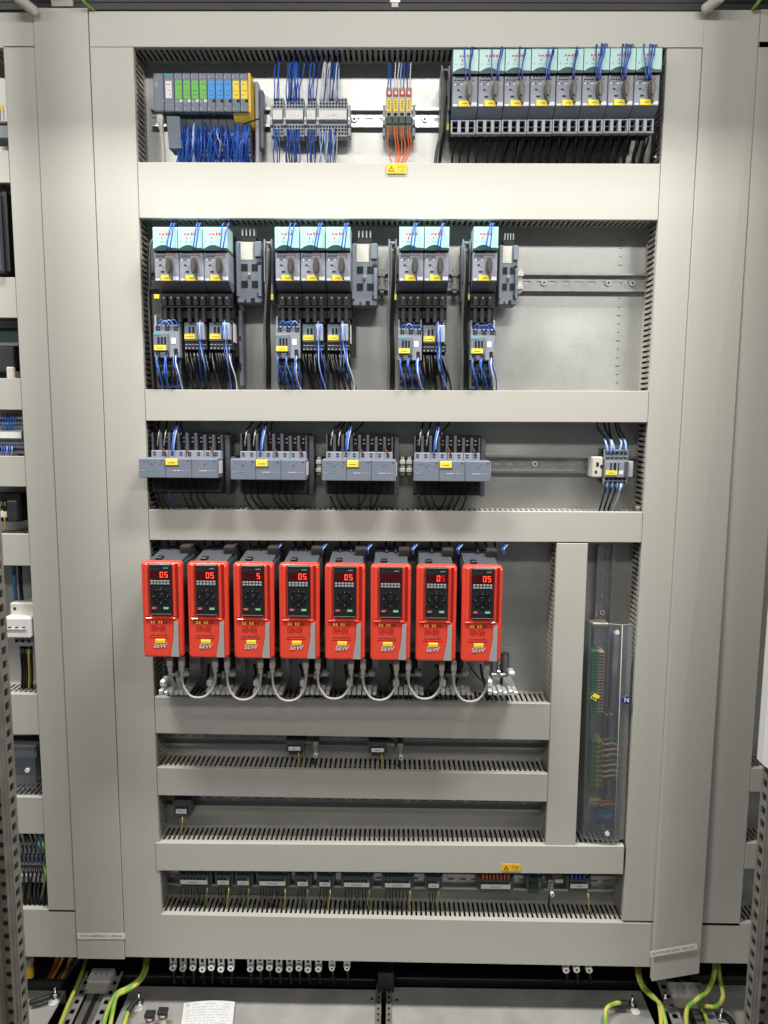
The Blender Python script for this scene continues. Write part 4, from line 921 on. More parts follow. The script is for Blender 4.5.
wire([P(170, 668, DF+.022), P(170.5, 676, DF+.022), P(174, 683, DF+.04), P(178, 688, DF+.07), P(181, 694, .0)], .0030, 'greyw', 'grey network cable going down behind the first red drive', None, 'network_cable', 'cable', 8)
wire([P(461, 690, -.02), P(452, 688, -.02), P(440, 692, -.01), P(430, 700, .01)], .0022, 'whitew', 'pale loose cable lying under the last two drives', None, 'loose_cable', 'cable', 8)
wire([P(468, 662, .0), P(474, 672, -.03), P(484, 682, -.03), P(491, 676, -.02), P(488, 665, .0)], .0014, 'cable', 'thin black loop of wire under the last red drive', None)

# ------------------------------------------------------------------ narrow terminal bays
def dark_strip(label, px0, px1, pyt, pyb, n, group, colour='dev_dark', with_label=True, pe=True, strip_mat='white', top='dev_mid', Yc=.016):
    x0, x1, z0, z1 = rect(px0, pyt, px1, pyb, Yc); c = Vector(((x0+x1)/2, .06, (z0+z1)/2)); t = thing('terminal_strip', label, 'terminals', c, group); Wd, h = x1-x0, (z1-z0)/2; w1 = Wd/n; y = Yc-.06
    mb = MB().m(colour).prism([(y, -.35*h), (y, .3*h), (y+.01, .5*h), (y+.012, h), (0, h), (0, -h), (y+.012, -h), (y+.004, -.5*h)], -w1/2+.0002, w1/2-.0002)
    mb.m('hole').box(-w1*.3, w1*.3, y+.0095, y+.013, .62*h, .85*h).box(-w1*.3, w1*.3, y-.0004, y+.002, .02*h, .22*h)
    mb.m(top).box(-w1*.34, w1*.34, y+.009, y+.012, .5*h, .58*h)
    me = mb.data('terminal')
    for i in range(n):
        if pe and i == n-1:
            mp = MB().m('dev_dark').prism([(y, -.35*h), (y, .3*h), (y+.01, .5*h), (y+.012, h), (0, h), (0, -h), (y+.012, -h), (y+.004, -.5*h)], -w1/2+.0002, w1/2-.0002); mp.m('pegreen').box(-w1*.3, w1*.3, y+.008, y+.013, .5*h, .7*h).box(-w1*.3, w1*.3, y-.0008, y+.001, -.1*h, .2*h)
            mp.build('earth_terminal', t, (-Wd/2+(i+.5)*w1, 0, 0))
        else: put('terminal', me, t, (-Wd/2+(i+.5)*w1, 0, 0))
    if with_label:
        s = MB().m(strip_mat).box(-Wd/2+.001, Wd/2-.001-(0 if not pe else w1*.2), y-.0016, y-.0006, -.34*h, .02*h); s.m('print'); dashes(s, -Wd*.2, Wd*.15, -.2*h, y-.002, .0014, int(px0), .8, .0009); s.build('label_strip', t)
    ep = MB().m('dev_dark').prism([(y+.006, -.6*h), (y+.006, .6*h), (0, .8*h), (0, -.8*h)], -.0026, .0026).data('end_plate')
    put('end_plate', ep, t, (-Wd/2-.0030, 0, 0)); put('end_plate', ep, t, (Wd/2+.0030, 0, 0))
    return t
names = [(180, 208.5, 9, 'first, long'), (217, 230, 4, 'second, short'), (237, 250, 4, 'third, short'), (259, 286.5, 9, 'fourth, long'), (297, 309, 4, 'fifth, short'), (319, 331.5, 4, 'sixth, short'),
         (343.5, 370.5, 8, 'seventh, long'), (384.5, 411.5, 8, 'eighth, long'), (428, 440, 4, 'ninth, short')]
for i, (a, b, n, l) in enumerate(names):
    yy = 868+i*.45
    dark_strip('dark terminal strip in the bottom row, %s one from the left' % l, a, b, yy+1, yy+30-7, n, 'bottom row of dark terminal strips')
    xe = b-1.5; wire([P(xe, yy+19, .014), P(xe+.3, yy+23, .008), P(xe-.4+J(1), yy+31, .014), P(xe-1+J(1.5), yy+40, .028), P(xe-1, yy+44, .05)], .0010, 'peyellow' if i % 2 else 'pegreen', 'green and yellow earth wire under the %s bottom strip' % l.split(',')[0], None)
    for k in range(n-1):
        xe2 = a+(b-a)*(k+.5)/n; wire([P(xe2, yy+20, .02), P(xe2+J(1), yy+28, .018), P(xe2+J(2), yy+40, .04)], .0012, 'cable', 'thin black wire under the %s bottom strip' % l.split(',')[0], 'black wires under the %s bottom strip' % l.split(',')[0])
dark_strip('dark terminal strip with orange wires in the bottom row', 480.5, 511.5, 873, 896, 10, 'bottom row of dark terminal strips', top='peyellow')
for k in range(8):
    xe = 483+k*3.6; wire([P(xe, 880, .02), P(xe+.2, 876, .012), P(xe+J(1), 872, .02), P(xe+J(1), 866, .05)], .0013, 'orangew', 'orange wire above the bottom row strip', 'orange wires in the bottom row')
dark_strip('small green striped terminal strip without label in the bottom row', 530, 541, 872, 897, 4, 'bottom row of dark terminal strips', colour='darkgreen', with_label=False, top='blueblk')
dark_strip('dark terminal strip with blue tops at the end of the bottom row', 570, 589, 873, 895, 6, 'bottom row of dark terminal strips', top='blueblk')
for k in range(4):
    xe = 572+k*4; wire([P(xe, 879, .02), P(xe+.2, 875, .012), P(xe+J(1), 868, .04)], .0016, 'bluew', 'blue wire above the last bottom strip', 'blue wires of the last bottom strip')
wire([P(588, 893, .012), P(588.5, 898, .008), P(589, 905, .016), P(588, 916, .045)], .0012, 'peyellow', 'green and yellow earth wire under the last bottom strip', None)
for px, py, lab in ((551, 886, 'bottom row beside the pale marker'), (315.5, 748, 'bay under the drives, first'), (400.5, 750, 'bay under the drives, second')):
    pp = P(px, py, .02); t = thing('earth_clamp', 'metal earth clamp in the %s' % lab, 'clamp', pp, 'small metal earth clamps')
    MB().m('dullsteel').rbox(-.006, .006, 0, .04, -.006, .012, .001).build('body', t); MB().m('screw').cyl((.001, -.012, -.012), .0045, .012, 'y', 10).m('hole').cyl((.001, -.0123, -.012), .0018, .0004, 'y', 6).build('screw', t)
    MB().m('dullsteel').rbox(-.003, .004, -.004, .0, -.016, .008, .001).build('tongue', t)
    wire([P(px-.5, py+5, .018), P(px-1.5, py+11, .014), P(px-2.5, py+19, .04)], .0024, 'cable', 'dark wire under the earth clamp in the %s' % lab, None)
tag(MB().m('offwhite').rbox(-.009, .009, 0, .02, -.004, .004, .001).build('marker_block', None, P(559, 881.5, .03)), 'pale marker block on the bottom rail', 'marker')
for px0, px1, yt, yb, lab in ((288, 301, 736.5, 757, 'first small dark terminal cluster in the bay under the drives'), (371, 384.5, 738, 758.5, 'second small dark terminal cluster in the bay under the drives'), (175.5, 187, 797, 821, 'lone small dark terminal cluster in the near empty bay')):
    dark_strip(lab, px0, px1, yt, yb, 4, 'small dark terminal clusters', pe=False)
    xe = (px0+px1)/2+(4 if px0 > 200 else 1); wire([P(xe, yb-4, .014), P(xe+.3, yb, .010), P(xe-.5, yb+7, .016), P(xe-1, yb+14, .04)], .0012, 'peyellow', 'thin yellowish wire under the %s' % lab.split(' in the')[0], None)
for px, py, lab in ((307, 742.5, 'first'), (390, 744.5, 'second')):
    tag(MB().m('offwhite').rbox(-.010, .010, 0, .02, -.003, .004, .001).build('marker_block', None, P(px, py, .035)), 'pale marker block after the %s cluster under the drives' % lab, 'marker', 'pale markers under the drives')
tag(MB().m('rust').rbox(-.006, .004, -.001, .02, -.006, .003, .002).build('wire_nut', None, P(639, 508, .012)), 'small red-brown cap lying at the corner of the third row', 'cap')

# ------------------------------------------------------------------ compartment with the clear cover
def clear_bay():
    # terminals behind the cover
    def blocks(label, px, py0, py1, n, mats, wpx, group=None):
        a, b = P(px, py0, .02), P(px-(py1-py0)*.033, py1, .02); t = thing('terminal_strip', label, 'terminals', Vector((a.x, .06, a.z)), group); hgt = (a.z-b.z)/n; sl = (b.x-a.x)/n; wd = P(px+wpx, py0, .02).x-a.x
        for i in range(n):
            m = MB().m(mats[0]).rbox(-wd*.5, wd*.02, -.040, 0, -hgt*.94, 0, .0006); m.m(mats[1]).rbox(wd*.02, wd*.5, -.038, 0, -hgt*.80, -hgt*.15, .0008); m.m(mats[2]).box(-wd*.35, -wd*.2, -.0404, -.039, -hgt*.8, -hgt*.3); m.m('hole').box(wd*.2, wd*.38, -.0384, -.037, -hgt*.62, -hgt*.35)
            m.build('terminal', t, (sl*i, 0, -hgt*i))
        return t
    t = blocks('upright stack of green terminals with beige levers behind the clear cover', 599, 652, 714, 20, ('green', 'beige', 'darkgreen'), 13)
    blocks('upright stack of green and yellow earth terminals behind the clear cover', 598, 741, 789, 10, ('pegreen', 'peyellow', 'darkgreen'), 11)
    blocks('lone pair of beige terminals low behind the clear cover', 595.5, 800, 806, 2, ('beige', 'peyellow', 'dullsteel'), 13)
    tag(MB().m('blueblk').rbox(0, .030, 0, .03, -.013, 0, .002).m('dev_light').cyl((.016, -.002, -.007), .003, .003, 'y', 10).build('neutral_block', None, P(598.5, 814, .02)), 'blue terminal block low behind the clear cover', 'terminal')
    for i in range(8):
        y = 739+i*5.4
        wire([P(602, y+J(1), .02), P(606, y+J(1), .012), P(612, y+J(1.5), .014), P(619, y+J(1.5), .02), P(626, y+J(2), .05)], .0026, ('pegreen', 'orangew', 'beige', 'peyellow')[i % 4] if i % 4 != 1 else 'beige', 'green, yellow or tan wire running sideways behind the clear cover', 'wires behind the clear cover')
    for i in range(2): wire([P(600, 802+i*4, .02), P(606, 801+i*3, .012), P(619, 802.5+i*2, .03), P(626, 802+i*2, .05)], .0018, ('orangew', 'beige')[i], 'tan wire above the blue block behind the clear cover', 'tan wires above the blue block')
    wire([P(606, 818, .014), P(614, 816.5, .012), P(626, 815, .05)], .002, 'bluew', 'blue wire leaving the blue block behind the clear cover', None)
    for px, py, l in ((612, 716, 'upper'), (610.5, 783, 'middle'), (604, 826, 'lower')):
        tag(MB().m('rust').rbox(-.012, .010, 0, .02, -.003, .004, .002).m('dullsteel').rbox(-.003, .004, -.006, .02, -.006, .007, .001).build('rail_clamp', None, P(px-2, py, .035)), '%s tarnished metal clamp behind the clear cover' % l, 'clamp', 'tarnished clamps behind the clear cover')
    tag(MB().m('dev').rbox(0, .012, .0, .025, -.34, .03, .002).build('cable_sheath', None, P(613.5, 648, .045)), 'grey upright cable sheath behind the clear cover', 'sheath')
    for i in range(4): wire([P(580.5, 683+i*5, .04), P(585, 682+i*5, .03), P(588, 683+i*5, .02), P(594, 685+i*5, .03)], .0011, ('peyellow', 'beige')[i % 2], 'thin yellow wire slipping under the edge of the clear cover', 'thin yellow wires at the cover edge')
    # the cover itself: three facets
    tl_, tr_, bl_, br_ = P(588, 622, .004), P(634, 625, .004), P(581.5, 838, .004), P(625.5, 841, .004)
    fold = .73; t = thing('terminal_cover', 'clear plastic cover over the upright terminals with blue letter sticker', 'cover', Vector(bl_))
    def lerp(a, b, u): return a+(b-a)*u
    L = []
    for (l, r_) in ((tl_, tr_), (bl_, br_)):
        q = [Vector((l.x, .055, l.z)), Vector((l.x+.004, .004, l.z)), Vector((lerp(l, r_, fold).x, -.002, lerp(l, r_, fold).z)), Vector((r_.x, .012, r_.z))]
        L.append([v-Vector(bl_) for v in q])
    th = Vector((0, .0022, 0))
    for k, nm in enumerate(('side_panel', 'front_panel', 'flange')):
        a, b, c, d = L[0][k], L[0][k+1], L[1][k+1], L[1][k]
        off = th if k else Vector((.0022, 0, 0))
        vs = [a, b, c, d, a+off, b+off, c+off, d+off]
        MB().m('clear').add(vs, [(0, 1, 2, 3)[::-1], (4, 5, 6, 7), (0, 4, 5, 1), (1, 5, 6, 2), (2, 6, 7, 3), (3, 7, 4, 0)]).build(nm, t)
    # off-white rods paint the bright glints along fold and cut edge
    ed = MB().m('offwhite')
    ed.tube([L[0][2]-th*.1, L[1][2]-th*.1], .0007, 5, 1); ed.build('fold_glint', t)
    ed = MB().m('offwhite'); ed.tube([L[0][1], L[0][2], L[0][3]], .0006, 5, 1); ed.build('cut_glint', t)
    o = Vector(bl_)
    for (px, py, r) in ((617.5, 632.5, .0042), (607.5, 834, .0046)): p = P(px, py, -.0035)-o; MB().m('white').cyl((0, 0, 0), r, .002, 'y', 16).build('fastener', t, p)
    p = P(626, 699.5, .0015)-o; s = MB().m('nblue').cyl((0, -.004, 0), .0085, .0035, 'y', 24).build('letter_sticker', t, p); put('letter', text_mesh('N', .0125, 'white', .0003), s, (0, -.0044, 0))
    p = P(595, 697, -.002)-o
    s = MB().m('yellow').prism([(-.009, -.001), (-.001, .008), (.010, .002), (.002, -.008)], -.0015, -.0005, 'y'); s.m('hole')
    for k in range(3): s.prism([(-.0066+k*.0045, .001-.0022*k), (-.0046+k*.0045, .0028-.0022*k), (-.0028+k*.0045, -.0012-.0022*k), (-.0050+k*.0045, -.0030-.0022*k)], -.0019, -.0012, 'y')
    s.build('hazard_sticker', t, p)
    tag(MB().m('rust').rbox(0, .034, 0, .03, -.005, .005, .002).build('rail_stop', None, P(592, 625.5, .02)), 'rusty brown stop plate at the top of the clear cover', 'stop')
clear_bay()
# screw bodies in the upright duct edges
for (x, y) in ((655.5, 157), (624, 848)):
    tag(MB().m('hole').cyl((0, 0, 0), .004, .004, 'y', 10).m('dullsteel').cyl((0, -.001, 0), .002, .004, 'y', 8).build('screw', None, P(x, y, .004)), 'dark screw at the duct corner, %s one' % ('upper' if y < 400 else 'lower'), 'screw')

# ------------------------------------------------------------------ tape labels on the cover strips
def tape(label, pts, Y, rot):
    (ax, ay), (bx, by), hpx = pts; a, b = P(ax, ay, Y), P(bx, by, Y); c = (a+b)/2; L = (b-a).length; h = hpx/.52*.001
    t = thing('tape_label', label, 'label', c); t.rotation_euler = (0, -math.atan2(b.z-a.z, b.x-a.x), R(3.4) if rot == 2 else 0)
    MB().m('white').rbox(-L/2, L/2, 0, .0005, -h/2, h/2, .0002).build('tape', t)
    k = MB().m('print'); rnd = random.Random(rot); x = -L*.44
    while x < L*.42:
        if not (.12*L < x < .17*L):
            hh = h*rnd.uniform(.22, .42); k.box(x, x+.0009, -.0003, .0002, -hh*.5, hh*.5)
            if rnd.random() < .6: k.box(x, x+.0024, -.0003, .0002, hh*.3, hh*.5)
            if rnd.random() < .4: k.box(x, x+.0024, -.0003, .0002, -hh*.1, hh*.1)
        x += .0036+rnd.random()*.001
    k.build('print', t)
tape('white printed tape label across the foot of the left cover strip', ((77.2, 936.2), (125, 936.2), 7), -.0032, 1)
tape('white printed tape label stuck askew on the loose right cover strip', ((649.5, 953.5), (698, 947.5), 7), -.0178, 2)

# ------------------------------------------------------------------ neighbour panels: slivers of devices at the left edge
def sliver(name, label, cat, px0, py0, px1, py1, Y, build):
    x0, x1, z0, z1 = rect(px0, py0, px1, py1, Y); t = thing(name, label, cat, Vector((x1, 0, z0)))
    build(t, x1-x0, z1-z0, Y); return t
def b_white(t, a, h, Y):
    MB().m('white').rbox(-.06, 0, Y, .055, h*.25, h, .001).build('body', t); MB().m('dev').rbox(-.06, 0, Y+.01, .055, 0, h*.24, .001).build('base', t)
    MB().m('yellow').box(-.05, -.004, Y-.001, Y, h*.46, h*.53).build('label_plate', t); k = MB().m('print')
    for i in range(4): k.box(-.006-i*.006, -.005-i*.006, Y-.0006, Y, h*.27, h*.45)
    k.build('groove_shade', t)  # grooves drawn as dark strips, their shade put into the colour
sliver('relay_module', 'white relay module with yellow tag at the left photo edge', 'relay', -14, 78, 6.5, 136, -.002, b_white)
def b_dark(t, a, h, Y):
    MB().m('dev_dark').rbox(-.09, -.012, Y, .06, 0, h*.96, .003).build('body', t); MB().m('black').rbox(-.0119, -.002, Y+.014, .06, h*.02, h*.98, .002).build('side_cheek', t)
    MB().m('print_white').box(-.03, -.013, Y-.0005, Y, h*.83, h*.845).cyl((-.017, Y-.0005, h*.36), .0016, .001, 'y', 8).build('print', t); MB().m('hole').box(-.06, -.018, Y-.0006, Y, h*.03, h*.06).build('slot', t)
sliver('power_supply', 'dark grey power supply at the left photo edge', 'power supply', -30, 187, 5, 272, -.012, b_dark)
def b_green(t, a, h, Y):
    MB().m('darkgreen').rbox(-.07, -.002, Y+.02, .06, 0, h, .002).build('circuit_board', t); MB().m('rubber').rbox(-.07, -.008, Y, .05, h*.12, h*.62, .002).build('body', t); MB().m('dev').box(-.07, -.001, Y+.004, .05, h*.64, h*.70).build('bar', t); MB().m('offwhite').rbox(-.024, -.008, Y-.002, .05, -h*.02, h*.22, .002).build('terminal', t)
sliver('circuit_module', 'dark green circuit module at the left photo edge', 'module', -20, 327, 18, 378, .02, b_green)
def b_term(t, a, h, Y):
    w1 = .0052
    me = MB().m('dev').prism([(Y, -.1*h), (Y, h*.1), (Y+.01, h*.16), (Y+.012, h*.5), (.055, h*.5), (.055, -h*.5), (Y+.012, -h*.5), (Y+.01, -.16*h)], -w1/2+.0002, w1/2-.0002).m('hole').box(-w1*.3, w1*.3, Y+.0105, Y+.013, h*.2, h*.28).box(-w1*.3, w1*.3, Y+.0105, Y+.013, h*.34, h*.42).box(-w1*.3, w1*.3, Y+.0105, Y+.013, -h*.28, -h*.2).box(-w1*.3, w1*.3, Y+.0105, Y+.013, -h*.42, -h*.34).data('terminal')
    for i in range(12): put('terminal', me, t, (-.004-i*w1, 0, h*.5))
    MB().m('white').box(-.06, -.002, Y-.001, Y, h*.42, h*.58).build('label_strip', t)
sliver('terminal_strip', 'pale terminal strip with blue wires at the left photo edge', 'terminals', -10, 416, 22.5, 454, .012, b_term)
for i in range(5): wire([P(2+i*2.5, 432, .02), P(3+i*2.5, 424, .01), P(4+i*3+J(1), 413, .03)], .0012, 'bluew', 'blue wire above the terminal strip at the left edge', 'blue wires at the left edge, upper')
for i in range(5): wire([P(2+i*2.5, 446, .02), P(2+i*2.5, 450, .01), P(1+i*2.5+J(1), 460, .03)], .0012, random.choice(['bluew', 'bluel']), 'blue wire below the terminal strip at the left edge', 'blue wires at the left edge, lower')
def b_dterm(t, a, h, Y):
    MB().m('black').rbox(-.07, -.004, Y+.004, .06, h*.2, h*.9, .002).build('body', t); MB().m('rubber').rbox(-.024, -.006, Y-.012, .05, h*.25, h*.75, .002).build('clamp', t); MB().m('white').box(-.05, -.030, Y-.001, Y+.003, h*.32, h*.46).build('label_strip', t)
    for i in range(3): MB().m('dullsteel').box(-.05+i*.007, -.046+i*.007, Y+.002, Y+.004, h*.6, h*.7).build('contact', t)
sliver('terminal_block', 'black terminal block above the white switch at the left edge', 'terminals', -16, 490, 22, 530, .015, b_dterm)
wire([P(2, 510, .02), P(5, 520, .01), P(4, 533, .03)], .0014, 'peyellow', 'green and yellow wire under the black block at the left edge', None)
def b_switch(t, a, h, Y):
    MB().m('offwhite').rbox(-.052, 0, Y+.022, .06, h*.70, h*.98, .002).m('hole').cyl((-.042, Y+.0214, h*.86), .003, .002, 'y', 10).build('upper_housing', t)
    MB().m('white').rbox(-.056, -.003, Y, .05, h*.28, h*.72, .0025).build('front_housing', t); k = MB().m('print')
    for i in range(3): k.box(-.046+i*.014, -.040+i*.014, Y-.0006, Y, h*.50, h*.53)
    k.build('print', t); MB().m('offwhite').box(-.055, -.010, Y-.002, Y, h*.46, h*.49).build('lip', t)
    MB().m('dev').rbox(-.045, .002, Y+.018, .06, h*.04, h*.27, .001).build('lower_housing', t); k = MB().m('hole')
    for i in range(4): k.cyl((-.040+i*.0125, Y+.0174, h*.16), .0032, .002, 'y', 10)
    k.build('terminal_hole', t)
sliver('load_switch', 'white three pole switch in the left neighbour panel', 'switch', 2, 605, 31.5, 651, -.006, b_switch)
for i, m in enumerate(('cable', 'cable', 'cable', 'peyellow', 'cable')): wire([P(21+i*2.6, 646, .03), P(21.5+i*2.5, 658, .022), P(22.5+i*2.4, 675, .03), P(21+i*2.6, 698, .045)], .0028, m, 'thick black wire below the white neighbour switch' if m == 'cable' else 'yellow wire below the white neighbour switch', 'wires below the white switch')
for i, m in enumerate(('blueblk', 'cable')): wire([P(14+i*6, 560, .05), P(14.5+i*6, 580, .04), P(16+i*6, 600, .045)], .004, m, '%s cable above the white neighbour switch' % ('blue', 'black')[i], None, 'power_cable', 'cable')
def b_cover(t, a, h, Y):
    MB().m('clear').box(-.07, 0, Y, Y+.002, 0, h).build('front_panel', t); MB().m('dev_dark').rbox(-.07, -.001, .03, .055, h*.15, h*.98, .002).build('body', t); MB().m('rail').box(-.07, -.004, .022, .03, h*.62, h*.78).box(-.07, -.004, .022, .03, h*.86, h*.92).build('bar', t)
    MB().m('white').cyl((-.016, Y-.002, h*.42), .0045, .003, 'y', 14).build('fastener', t)
sliver('terminal_cover', 'small clear cover with white fastener at the left edge', 'cover', -8, 745, 35, 788, .004, b_cover)
def b_t2(t, a, h, Y):
    MB().m('dev').rbox(-.07, 0, Y, .05, h*.52, h*.60, .001).m('hole').box(-.07, -.001, Y-.0005, Y, h*.55, h*.57).build('bar', t); MB().m('white').box(-.07, -.001, Y-.004, Y+.01, h*.35, h*.43).build('label_strip', t)
    for i in range(7): MB().m('rubber').rbox(-.056+i*.0085, -.0495+i*.0085, Y+.002, .05, h*.02, h*.34, .0008).build('terminal', t); MB().m('dev_mid').box(-.055+i*.0085, -.051+i*.0085, Y-.001, Y+.01, h*.60, h*.70).build('lever', t)
sliver('terminal_strip', 'black wired terminal strip low in the left neighbour panel', 'terminals', 14, 834, 46, 906, .014, b_t2)
for i in range(7):
    x = 19+i*4.2; m = 'cable' if i < 5 else ('blueblk', 'pegreen')[i-5]
    wire([P(x, 866, .01), P(x+1, 874, .0), P(x+J(2), 890, .008), P(x+(-6 if i == 6 else J(2)), 912, .04)], .0025, m if i != 5 else 'cable', 'dark wire below the low neighbour terminal strip' if i < 6 else 'green and yellow wire below the low neighbour terminal strip', 'wires below the low neighbour strip' if i < 6 else None)
    wire([P(x, 852, .01), P(x-1, 845, .002), P(x-4+J(2), 832, .03)], .0022, m, 'wire above the low neighbour terminal strip, %s' % ('blue one' if m == 'blueblk' else 'green one' if m == 'pegreen' else 'dark one'), 'wires above the low neighbour strip' if m == 'cable' else None)

# ------------------------------------------------------------------ perforated frame posts and the white panel at the picture edges
def post(label, pts, Y, mirror, zt):
    xs = [P(px, py, Y+.026).x for px, py in pts]; x = sum(xs)/len(xs); zb = H(-1.5); hgt = zt-zb
    t = thing('frame_post', label, 'post', Vector((x, Y, zb)), 'perforated cabinet posts'); s = -1 if not mirror else 1
    def bx(mb, u0, u1, y0, y1, z0, z1): a, b = sorted((s*u0, s*u1)); mb.box(a, b, y0, y1, z0, z1)
    # flange facing the panel with square holes every 25 mm
    mb = MB().m('dullsteel'); n = int(hgt/.025)
    bx(mb, 0, .0025, .0, .004, 0, hgt); bx(mb, 0, .0025, .019, .026, 0, hgt)
    for i in range(n+1): bx(mb, 0, .0025, .0039, .0191, i*.025-.0055, i*.025+.0055)
    mb.build('inner_flange', t, kind='stuff')
    mb = MB().m('dullsteel')
    bx(mb, .0026, .007, -.004, .0, 0, hgt); bx(mb, .007, .009, -.010, -.003, 0, hgt)
    mb.m('rust'); bx(mb, .009, .026, -.003, -.001, 0, hgt); bx(mb, .026, .029, -.010, -.001, 0, hgt); bx(mb, .029, .075, -.012, -.010, 0, hgt)
    mb.build('front_web', t)
    st_ = MB().m('hole')
    for i in range(n):
        cx = s*.0175; st_.cyl((cx, -.0035, i*.025+.012), .0050, .001, 'y', 10); st_.m('dullsteel').cyl((s*.037, -.0128, i*.025+.006), .0022, .001, 'y', 8); st_.m('hole')
    st_.build('punched_hole', t, kind='stuff')
    bk = MB().m('cavity'); bx(bk, .02, .08, .02, .06, 0, hgt); bk.build('rear_flange', t)
post('perforated steel frame post rising along the left photo edge', ((12.5, 720), (20.5, 860), (28.5, 1010)), -.20, False, H(.9))
post('perforated steel frame post at the lower right photo edge', ((751, 920), (743.5, 1018)), -.20, True, H(-.40))
x, z = P(756.5, 764, -.20).x, P(756.5, 764, -.22).z
t = thing('side_panel', 'bright white panel edge at the right photo border', 'panel', Vector((x, -.22, z)))
MB().m('panelwhite').add([(0, 0, 0), (.3, 0, -.24), (.3, 0, 1.6), (0, 0, 1.6), (0, .02, 0), (.3, .02, -.24), (.3, .02, 1.6), (0, .02, 1.6)], [(0, 1, 2, 3), (7, 6, 5, 4), (0, 3, 7, 4), (1, 0, 4, 5), (3, 2, 6, 7), (2, 1, 5, 6)]).build('sheet', t)
MB().m('panelwhite').box(.06, .064, .02, .035, .005, 1.6).build('fold', t)

# ------------------------------------------------------------------ cabinet base
ZF = H(-1.262)
def floor_quad(name, label, pts, mat, th=.0025, cat='floor plate', z=ZF, group=None):
    v = [PZ(px, py, z) for px, py in pts]; n = len(v)
    mb = MB().m(mat).add([(p.x, p.y, z) for p in v]+[(p.x, p.y, z-th) for p in v], [tuple(range(n))[::-1], tuple(range(n, 2*n))]+[(i, (i+1) % n, n+(i+1) % n, n+i) for i in range(n)])
    o = mb.build(name); tag(o, label, cat, group); return o
fl = MB().m('cavity').box(-1.3, 1.3, -.5, .42, ZF-.12, ZF-.115).build('cabinet_floor'); fl['kind'] = 'structure'
def base_plate(label, xl, xr, py, group='floor plates of the cabinet'):
    a, b = PZ(xl, py, ZF), PZ(xr, py, ZF); Yr = (a.y+b.y)/2
    t = thing('floor_plate', label, 'floor plate', Vector(((a.x+b.x)/2, Yr, ZF)), group); hw = (b.x-a.x)/2
    MB().m('floorzinc').box(-hw, hw, -.035, 0, -.002, 0).box(-hw, hw, -.0015, 0, -.03, -.002).build('rear_fold', t)
    MB().m('floorzinc').box(-hw, hw, -.40, -.036, -.0035, -.0015).build('sheet', t)
    return t
base_plate('galvanised floor plate in the middle left, paper note on it', 131, 379, 988)
base_plate('galvanised floor plate in the middle right, bare', 388, 640, 989)
base_plate('galvanised floor plate in the left corner beside the post', -20, 66, 990)
base_plate('galvanised floor plate in the right corner beside the post', 690, 790, 985)
for px, py, lab in ((372, 999, 'left'), (397, 1000, 'right')):
    tag(MB().m('hole').cyl((0, 0, 0), .003, .0012, 'z', 10).build('plate_hole', None, PZ(px, py, ZF+.0004)), 'small dark hole in the %s floor plate near the middle joint' % lab, 'hole')
# black cross bars behind the plates
def bar(label, xl, xr, py, Y, h, d, mat='darkmetal'):
    a, b = P(xl, py, Y), P(xr, py, Y); t = thing('cross_bar', label, 'bar', Vector((a.x, Y, min(a.z, b.z))), 'dark bars behind the floor plates'); L = b.x-a.x
    MB().m(mat).rbox(0, L, 0, d, 0, h, .002).build('profile', t); MB().m('hole').box(0, L, -.0005, .001, h*.3, h*.45).build('slot', t)
bar('dark slotted cross bar behind the left floor plate', 120, 376, 984, .10, .02, .02)
bar('dark slotted cross bar behind the right floor plate', 394, 648, 986, .10, .02, .02)
bar('dark slotted cross bar in the right corner', 690, 770, 984, .10, .02, .02)
a = P(26, 984, .07); t = thing('cable_conduit', 'thick black conduit end lying in the left corner', 'conduit', a)
MB().m('rubber').cyl((0, 0, 0), .011, .082, 'x', 14).build('sleeve', t)
# terminal tips hanging under the bottom duct
for i, px in enumerate((173, 183, 193, 202.5, 211.5, 221, 231, 250.5, 260, 269.5, 279, 289.5, 299, 308, 318.5, 332, 347, 566, 576.5, 589)):
    pp = P(px, 962+px*.005, .055); big = px in (332, 347)
    t = thing('clamp_lug', '%s bright metal lug peeking out under the bottom duct' % ('%dth from the left' % (i+1) if i > 2 else ords[i]+' from the left'), 'lug', pp, 'metal lugs under the bottom duct')
    dz = J(.0025)
    MB().m('zinc').rbox(-.0075, .0075, 0, .012, -.012+dz, .022, .001).m('hole').box(-.003, .003, -.0005, .001, .004+dz, .012+dz).build('body', t)
    MB().m('chrome').cyl((0, -.004, -.010+dz), .0072 if not big else .0058, .008, 'y', 12).m('hole').cyl((0, -.0044, -.010+dz), .0024, .0006, 'y', 8).build('eye', t)
    wire([P(px+.6, 968, .06), P(px+1, 974, .064), P(px+1.4+J(1), 983, .075)], .0034, 'cable', 'dark cable below the %s lug' % ('%dth' % (i+1) if i > 2 else ords[i]), None, 'lug_cable', 'cable')
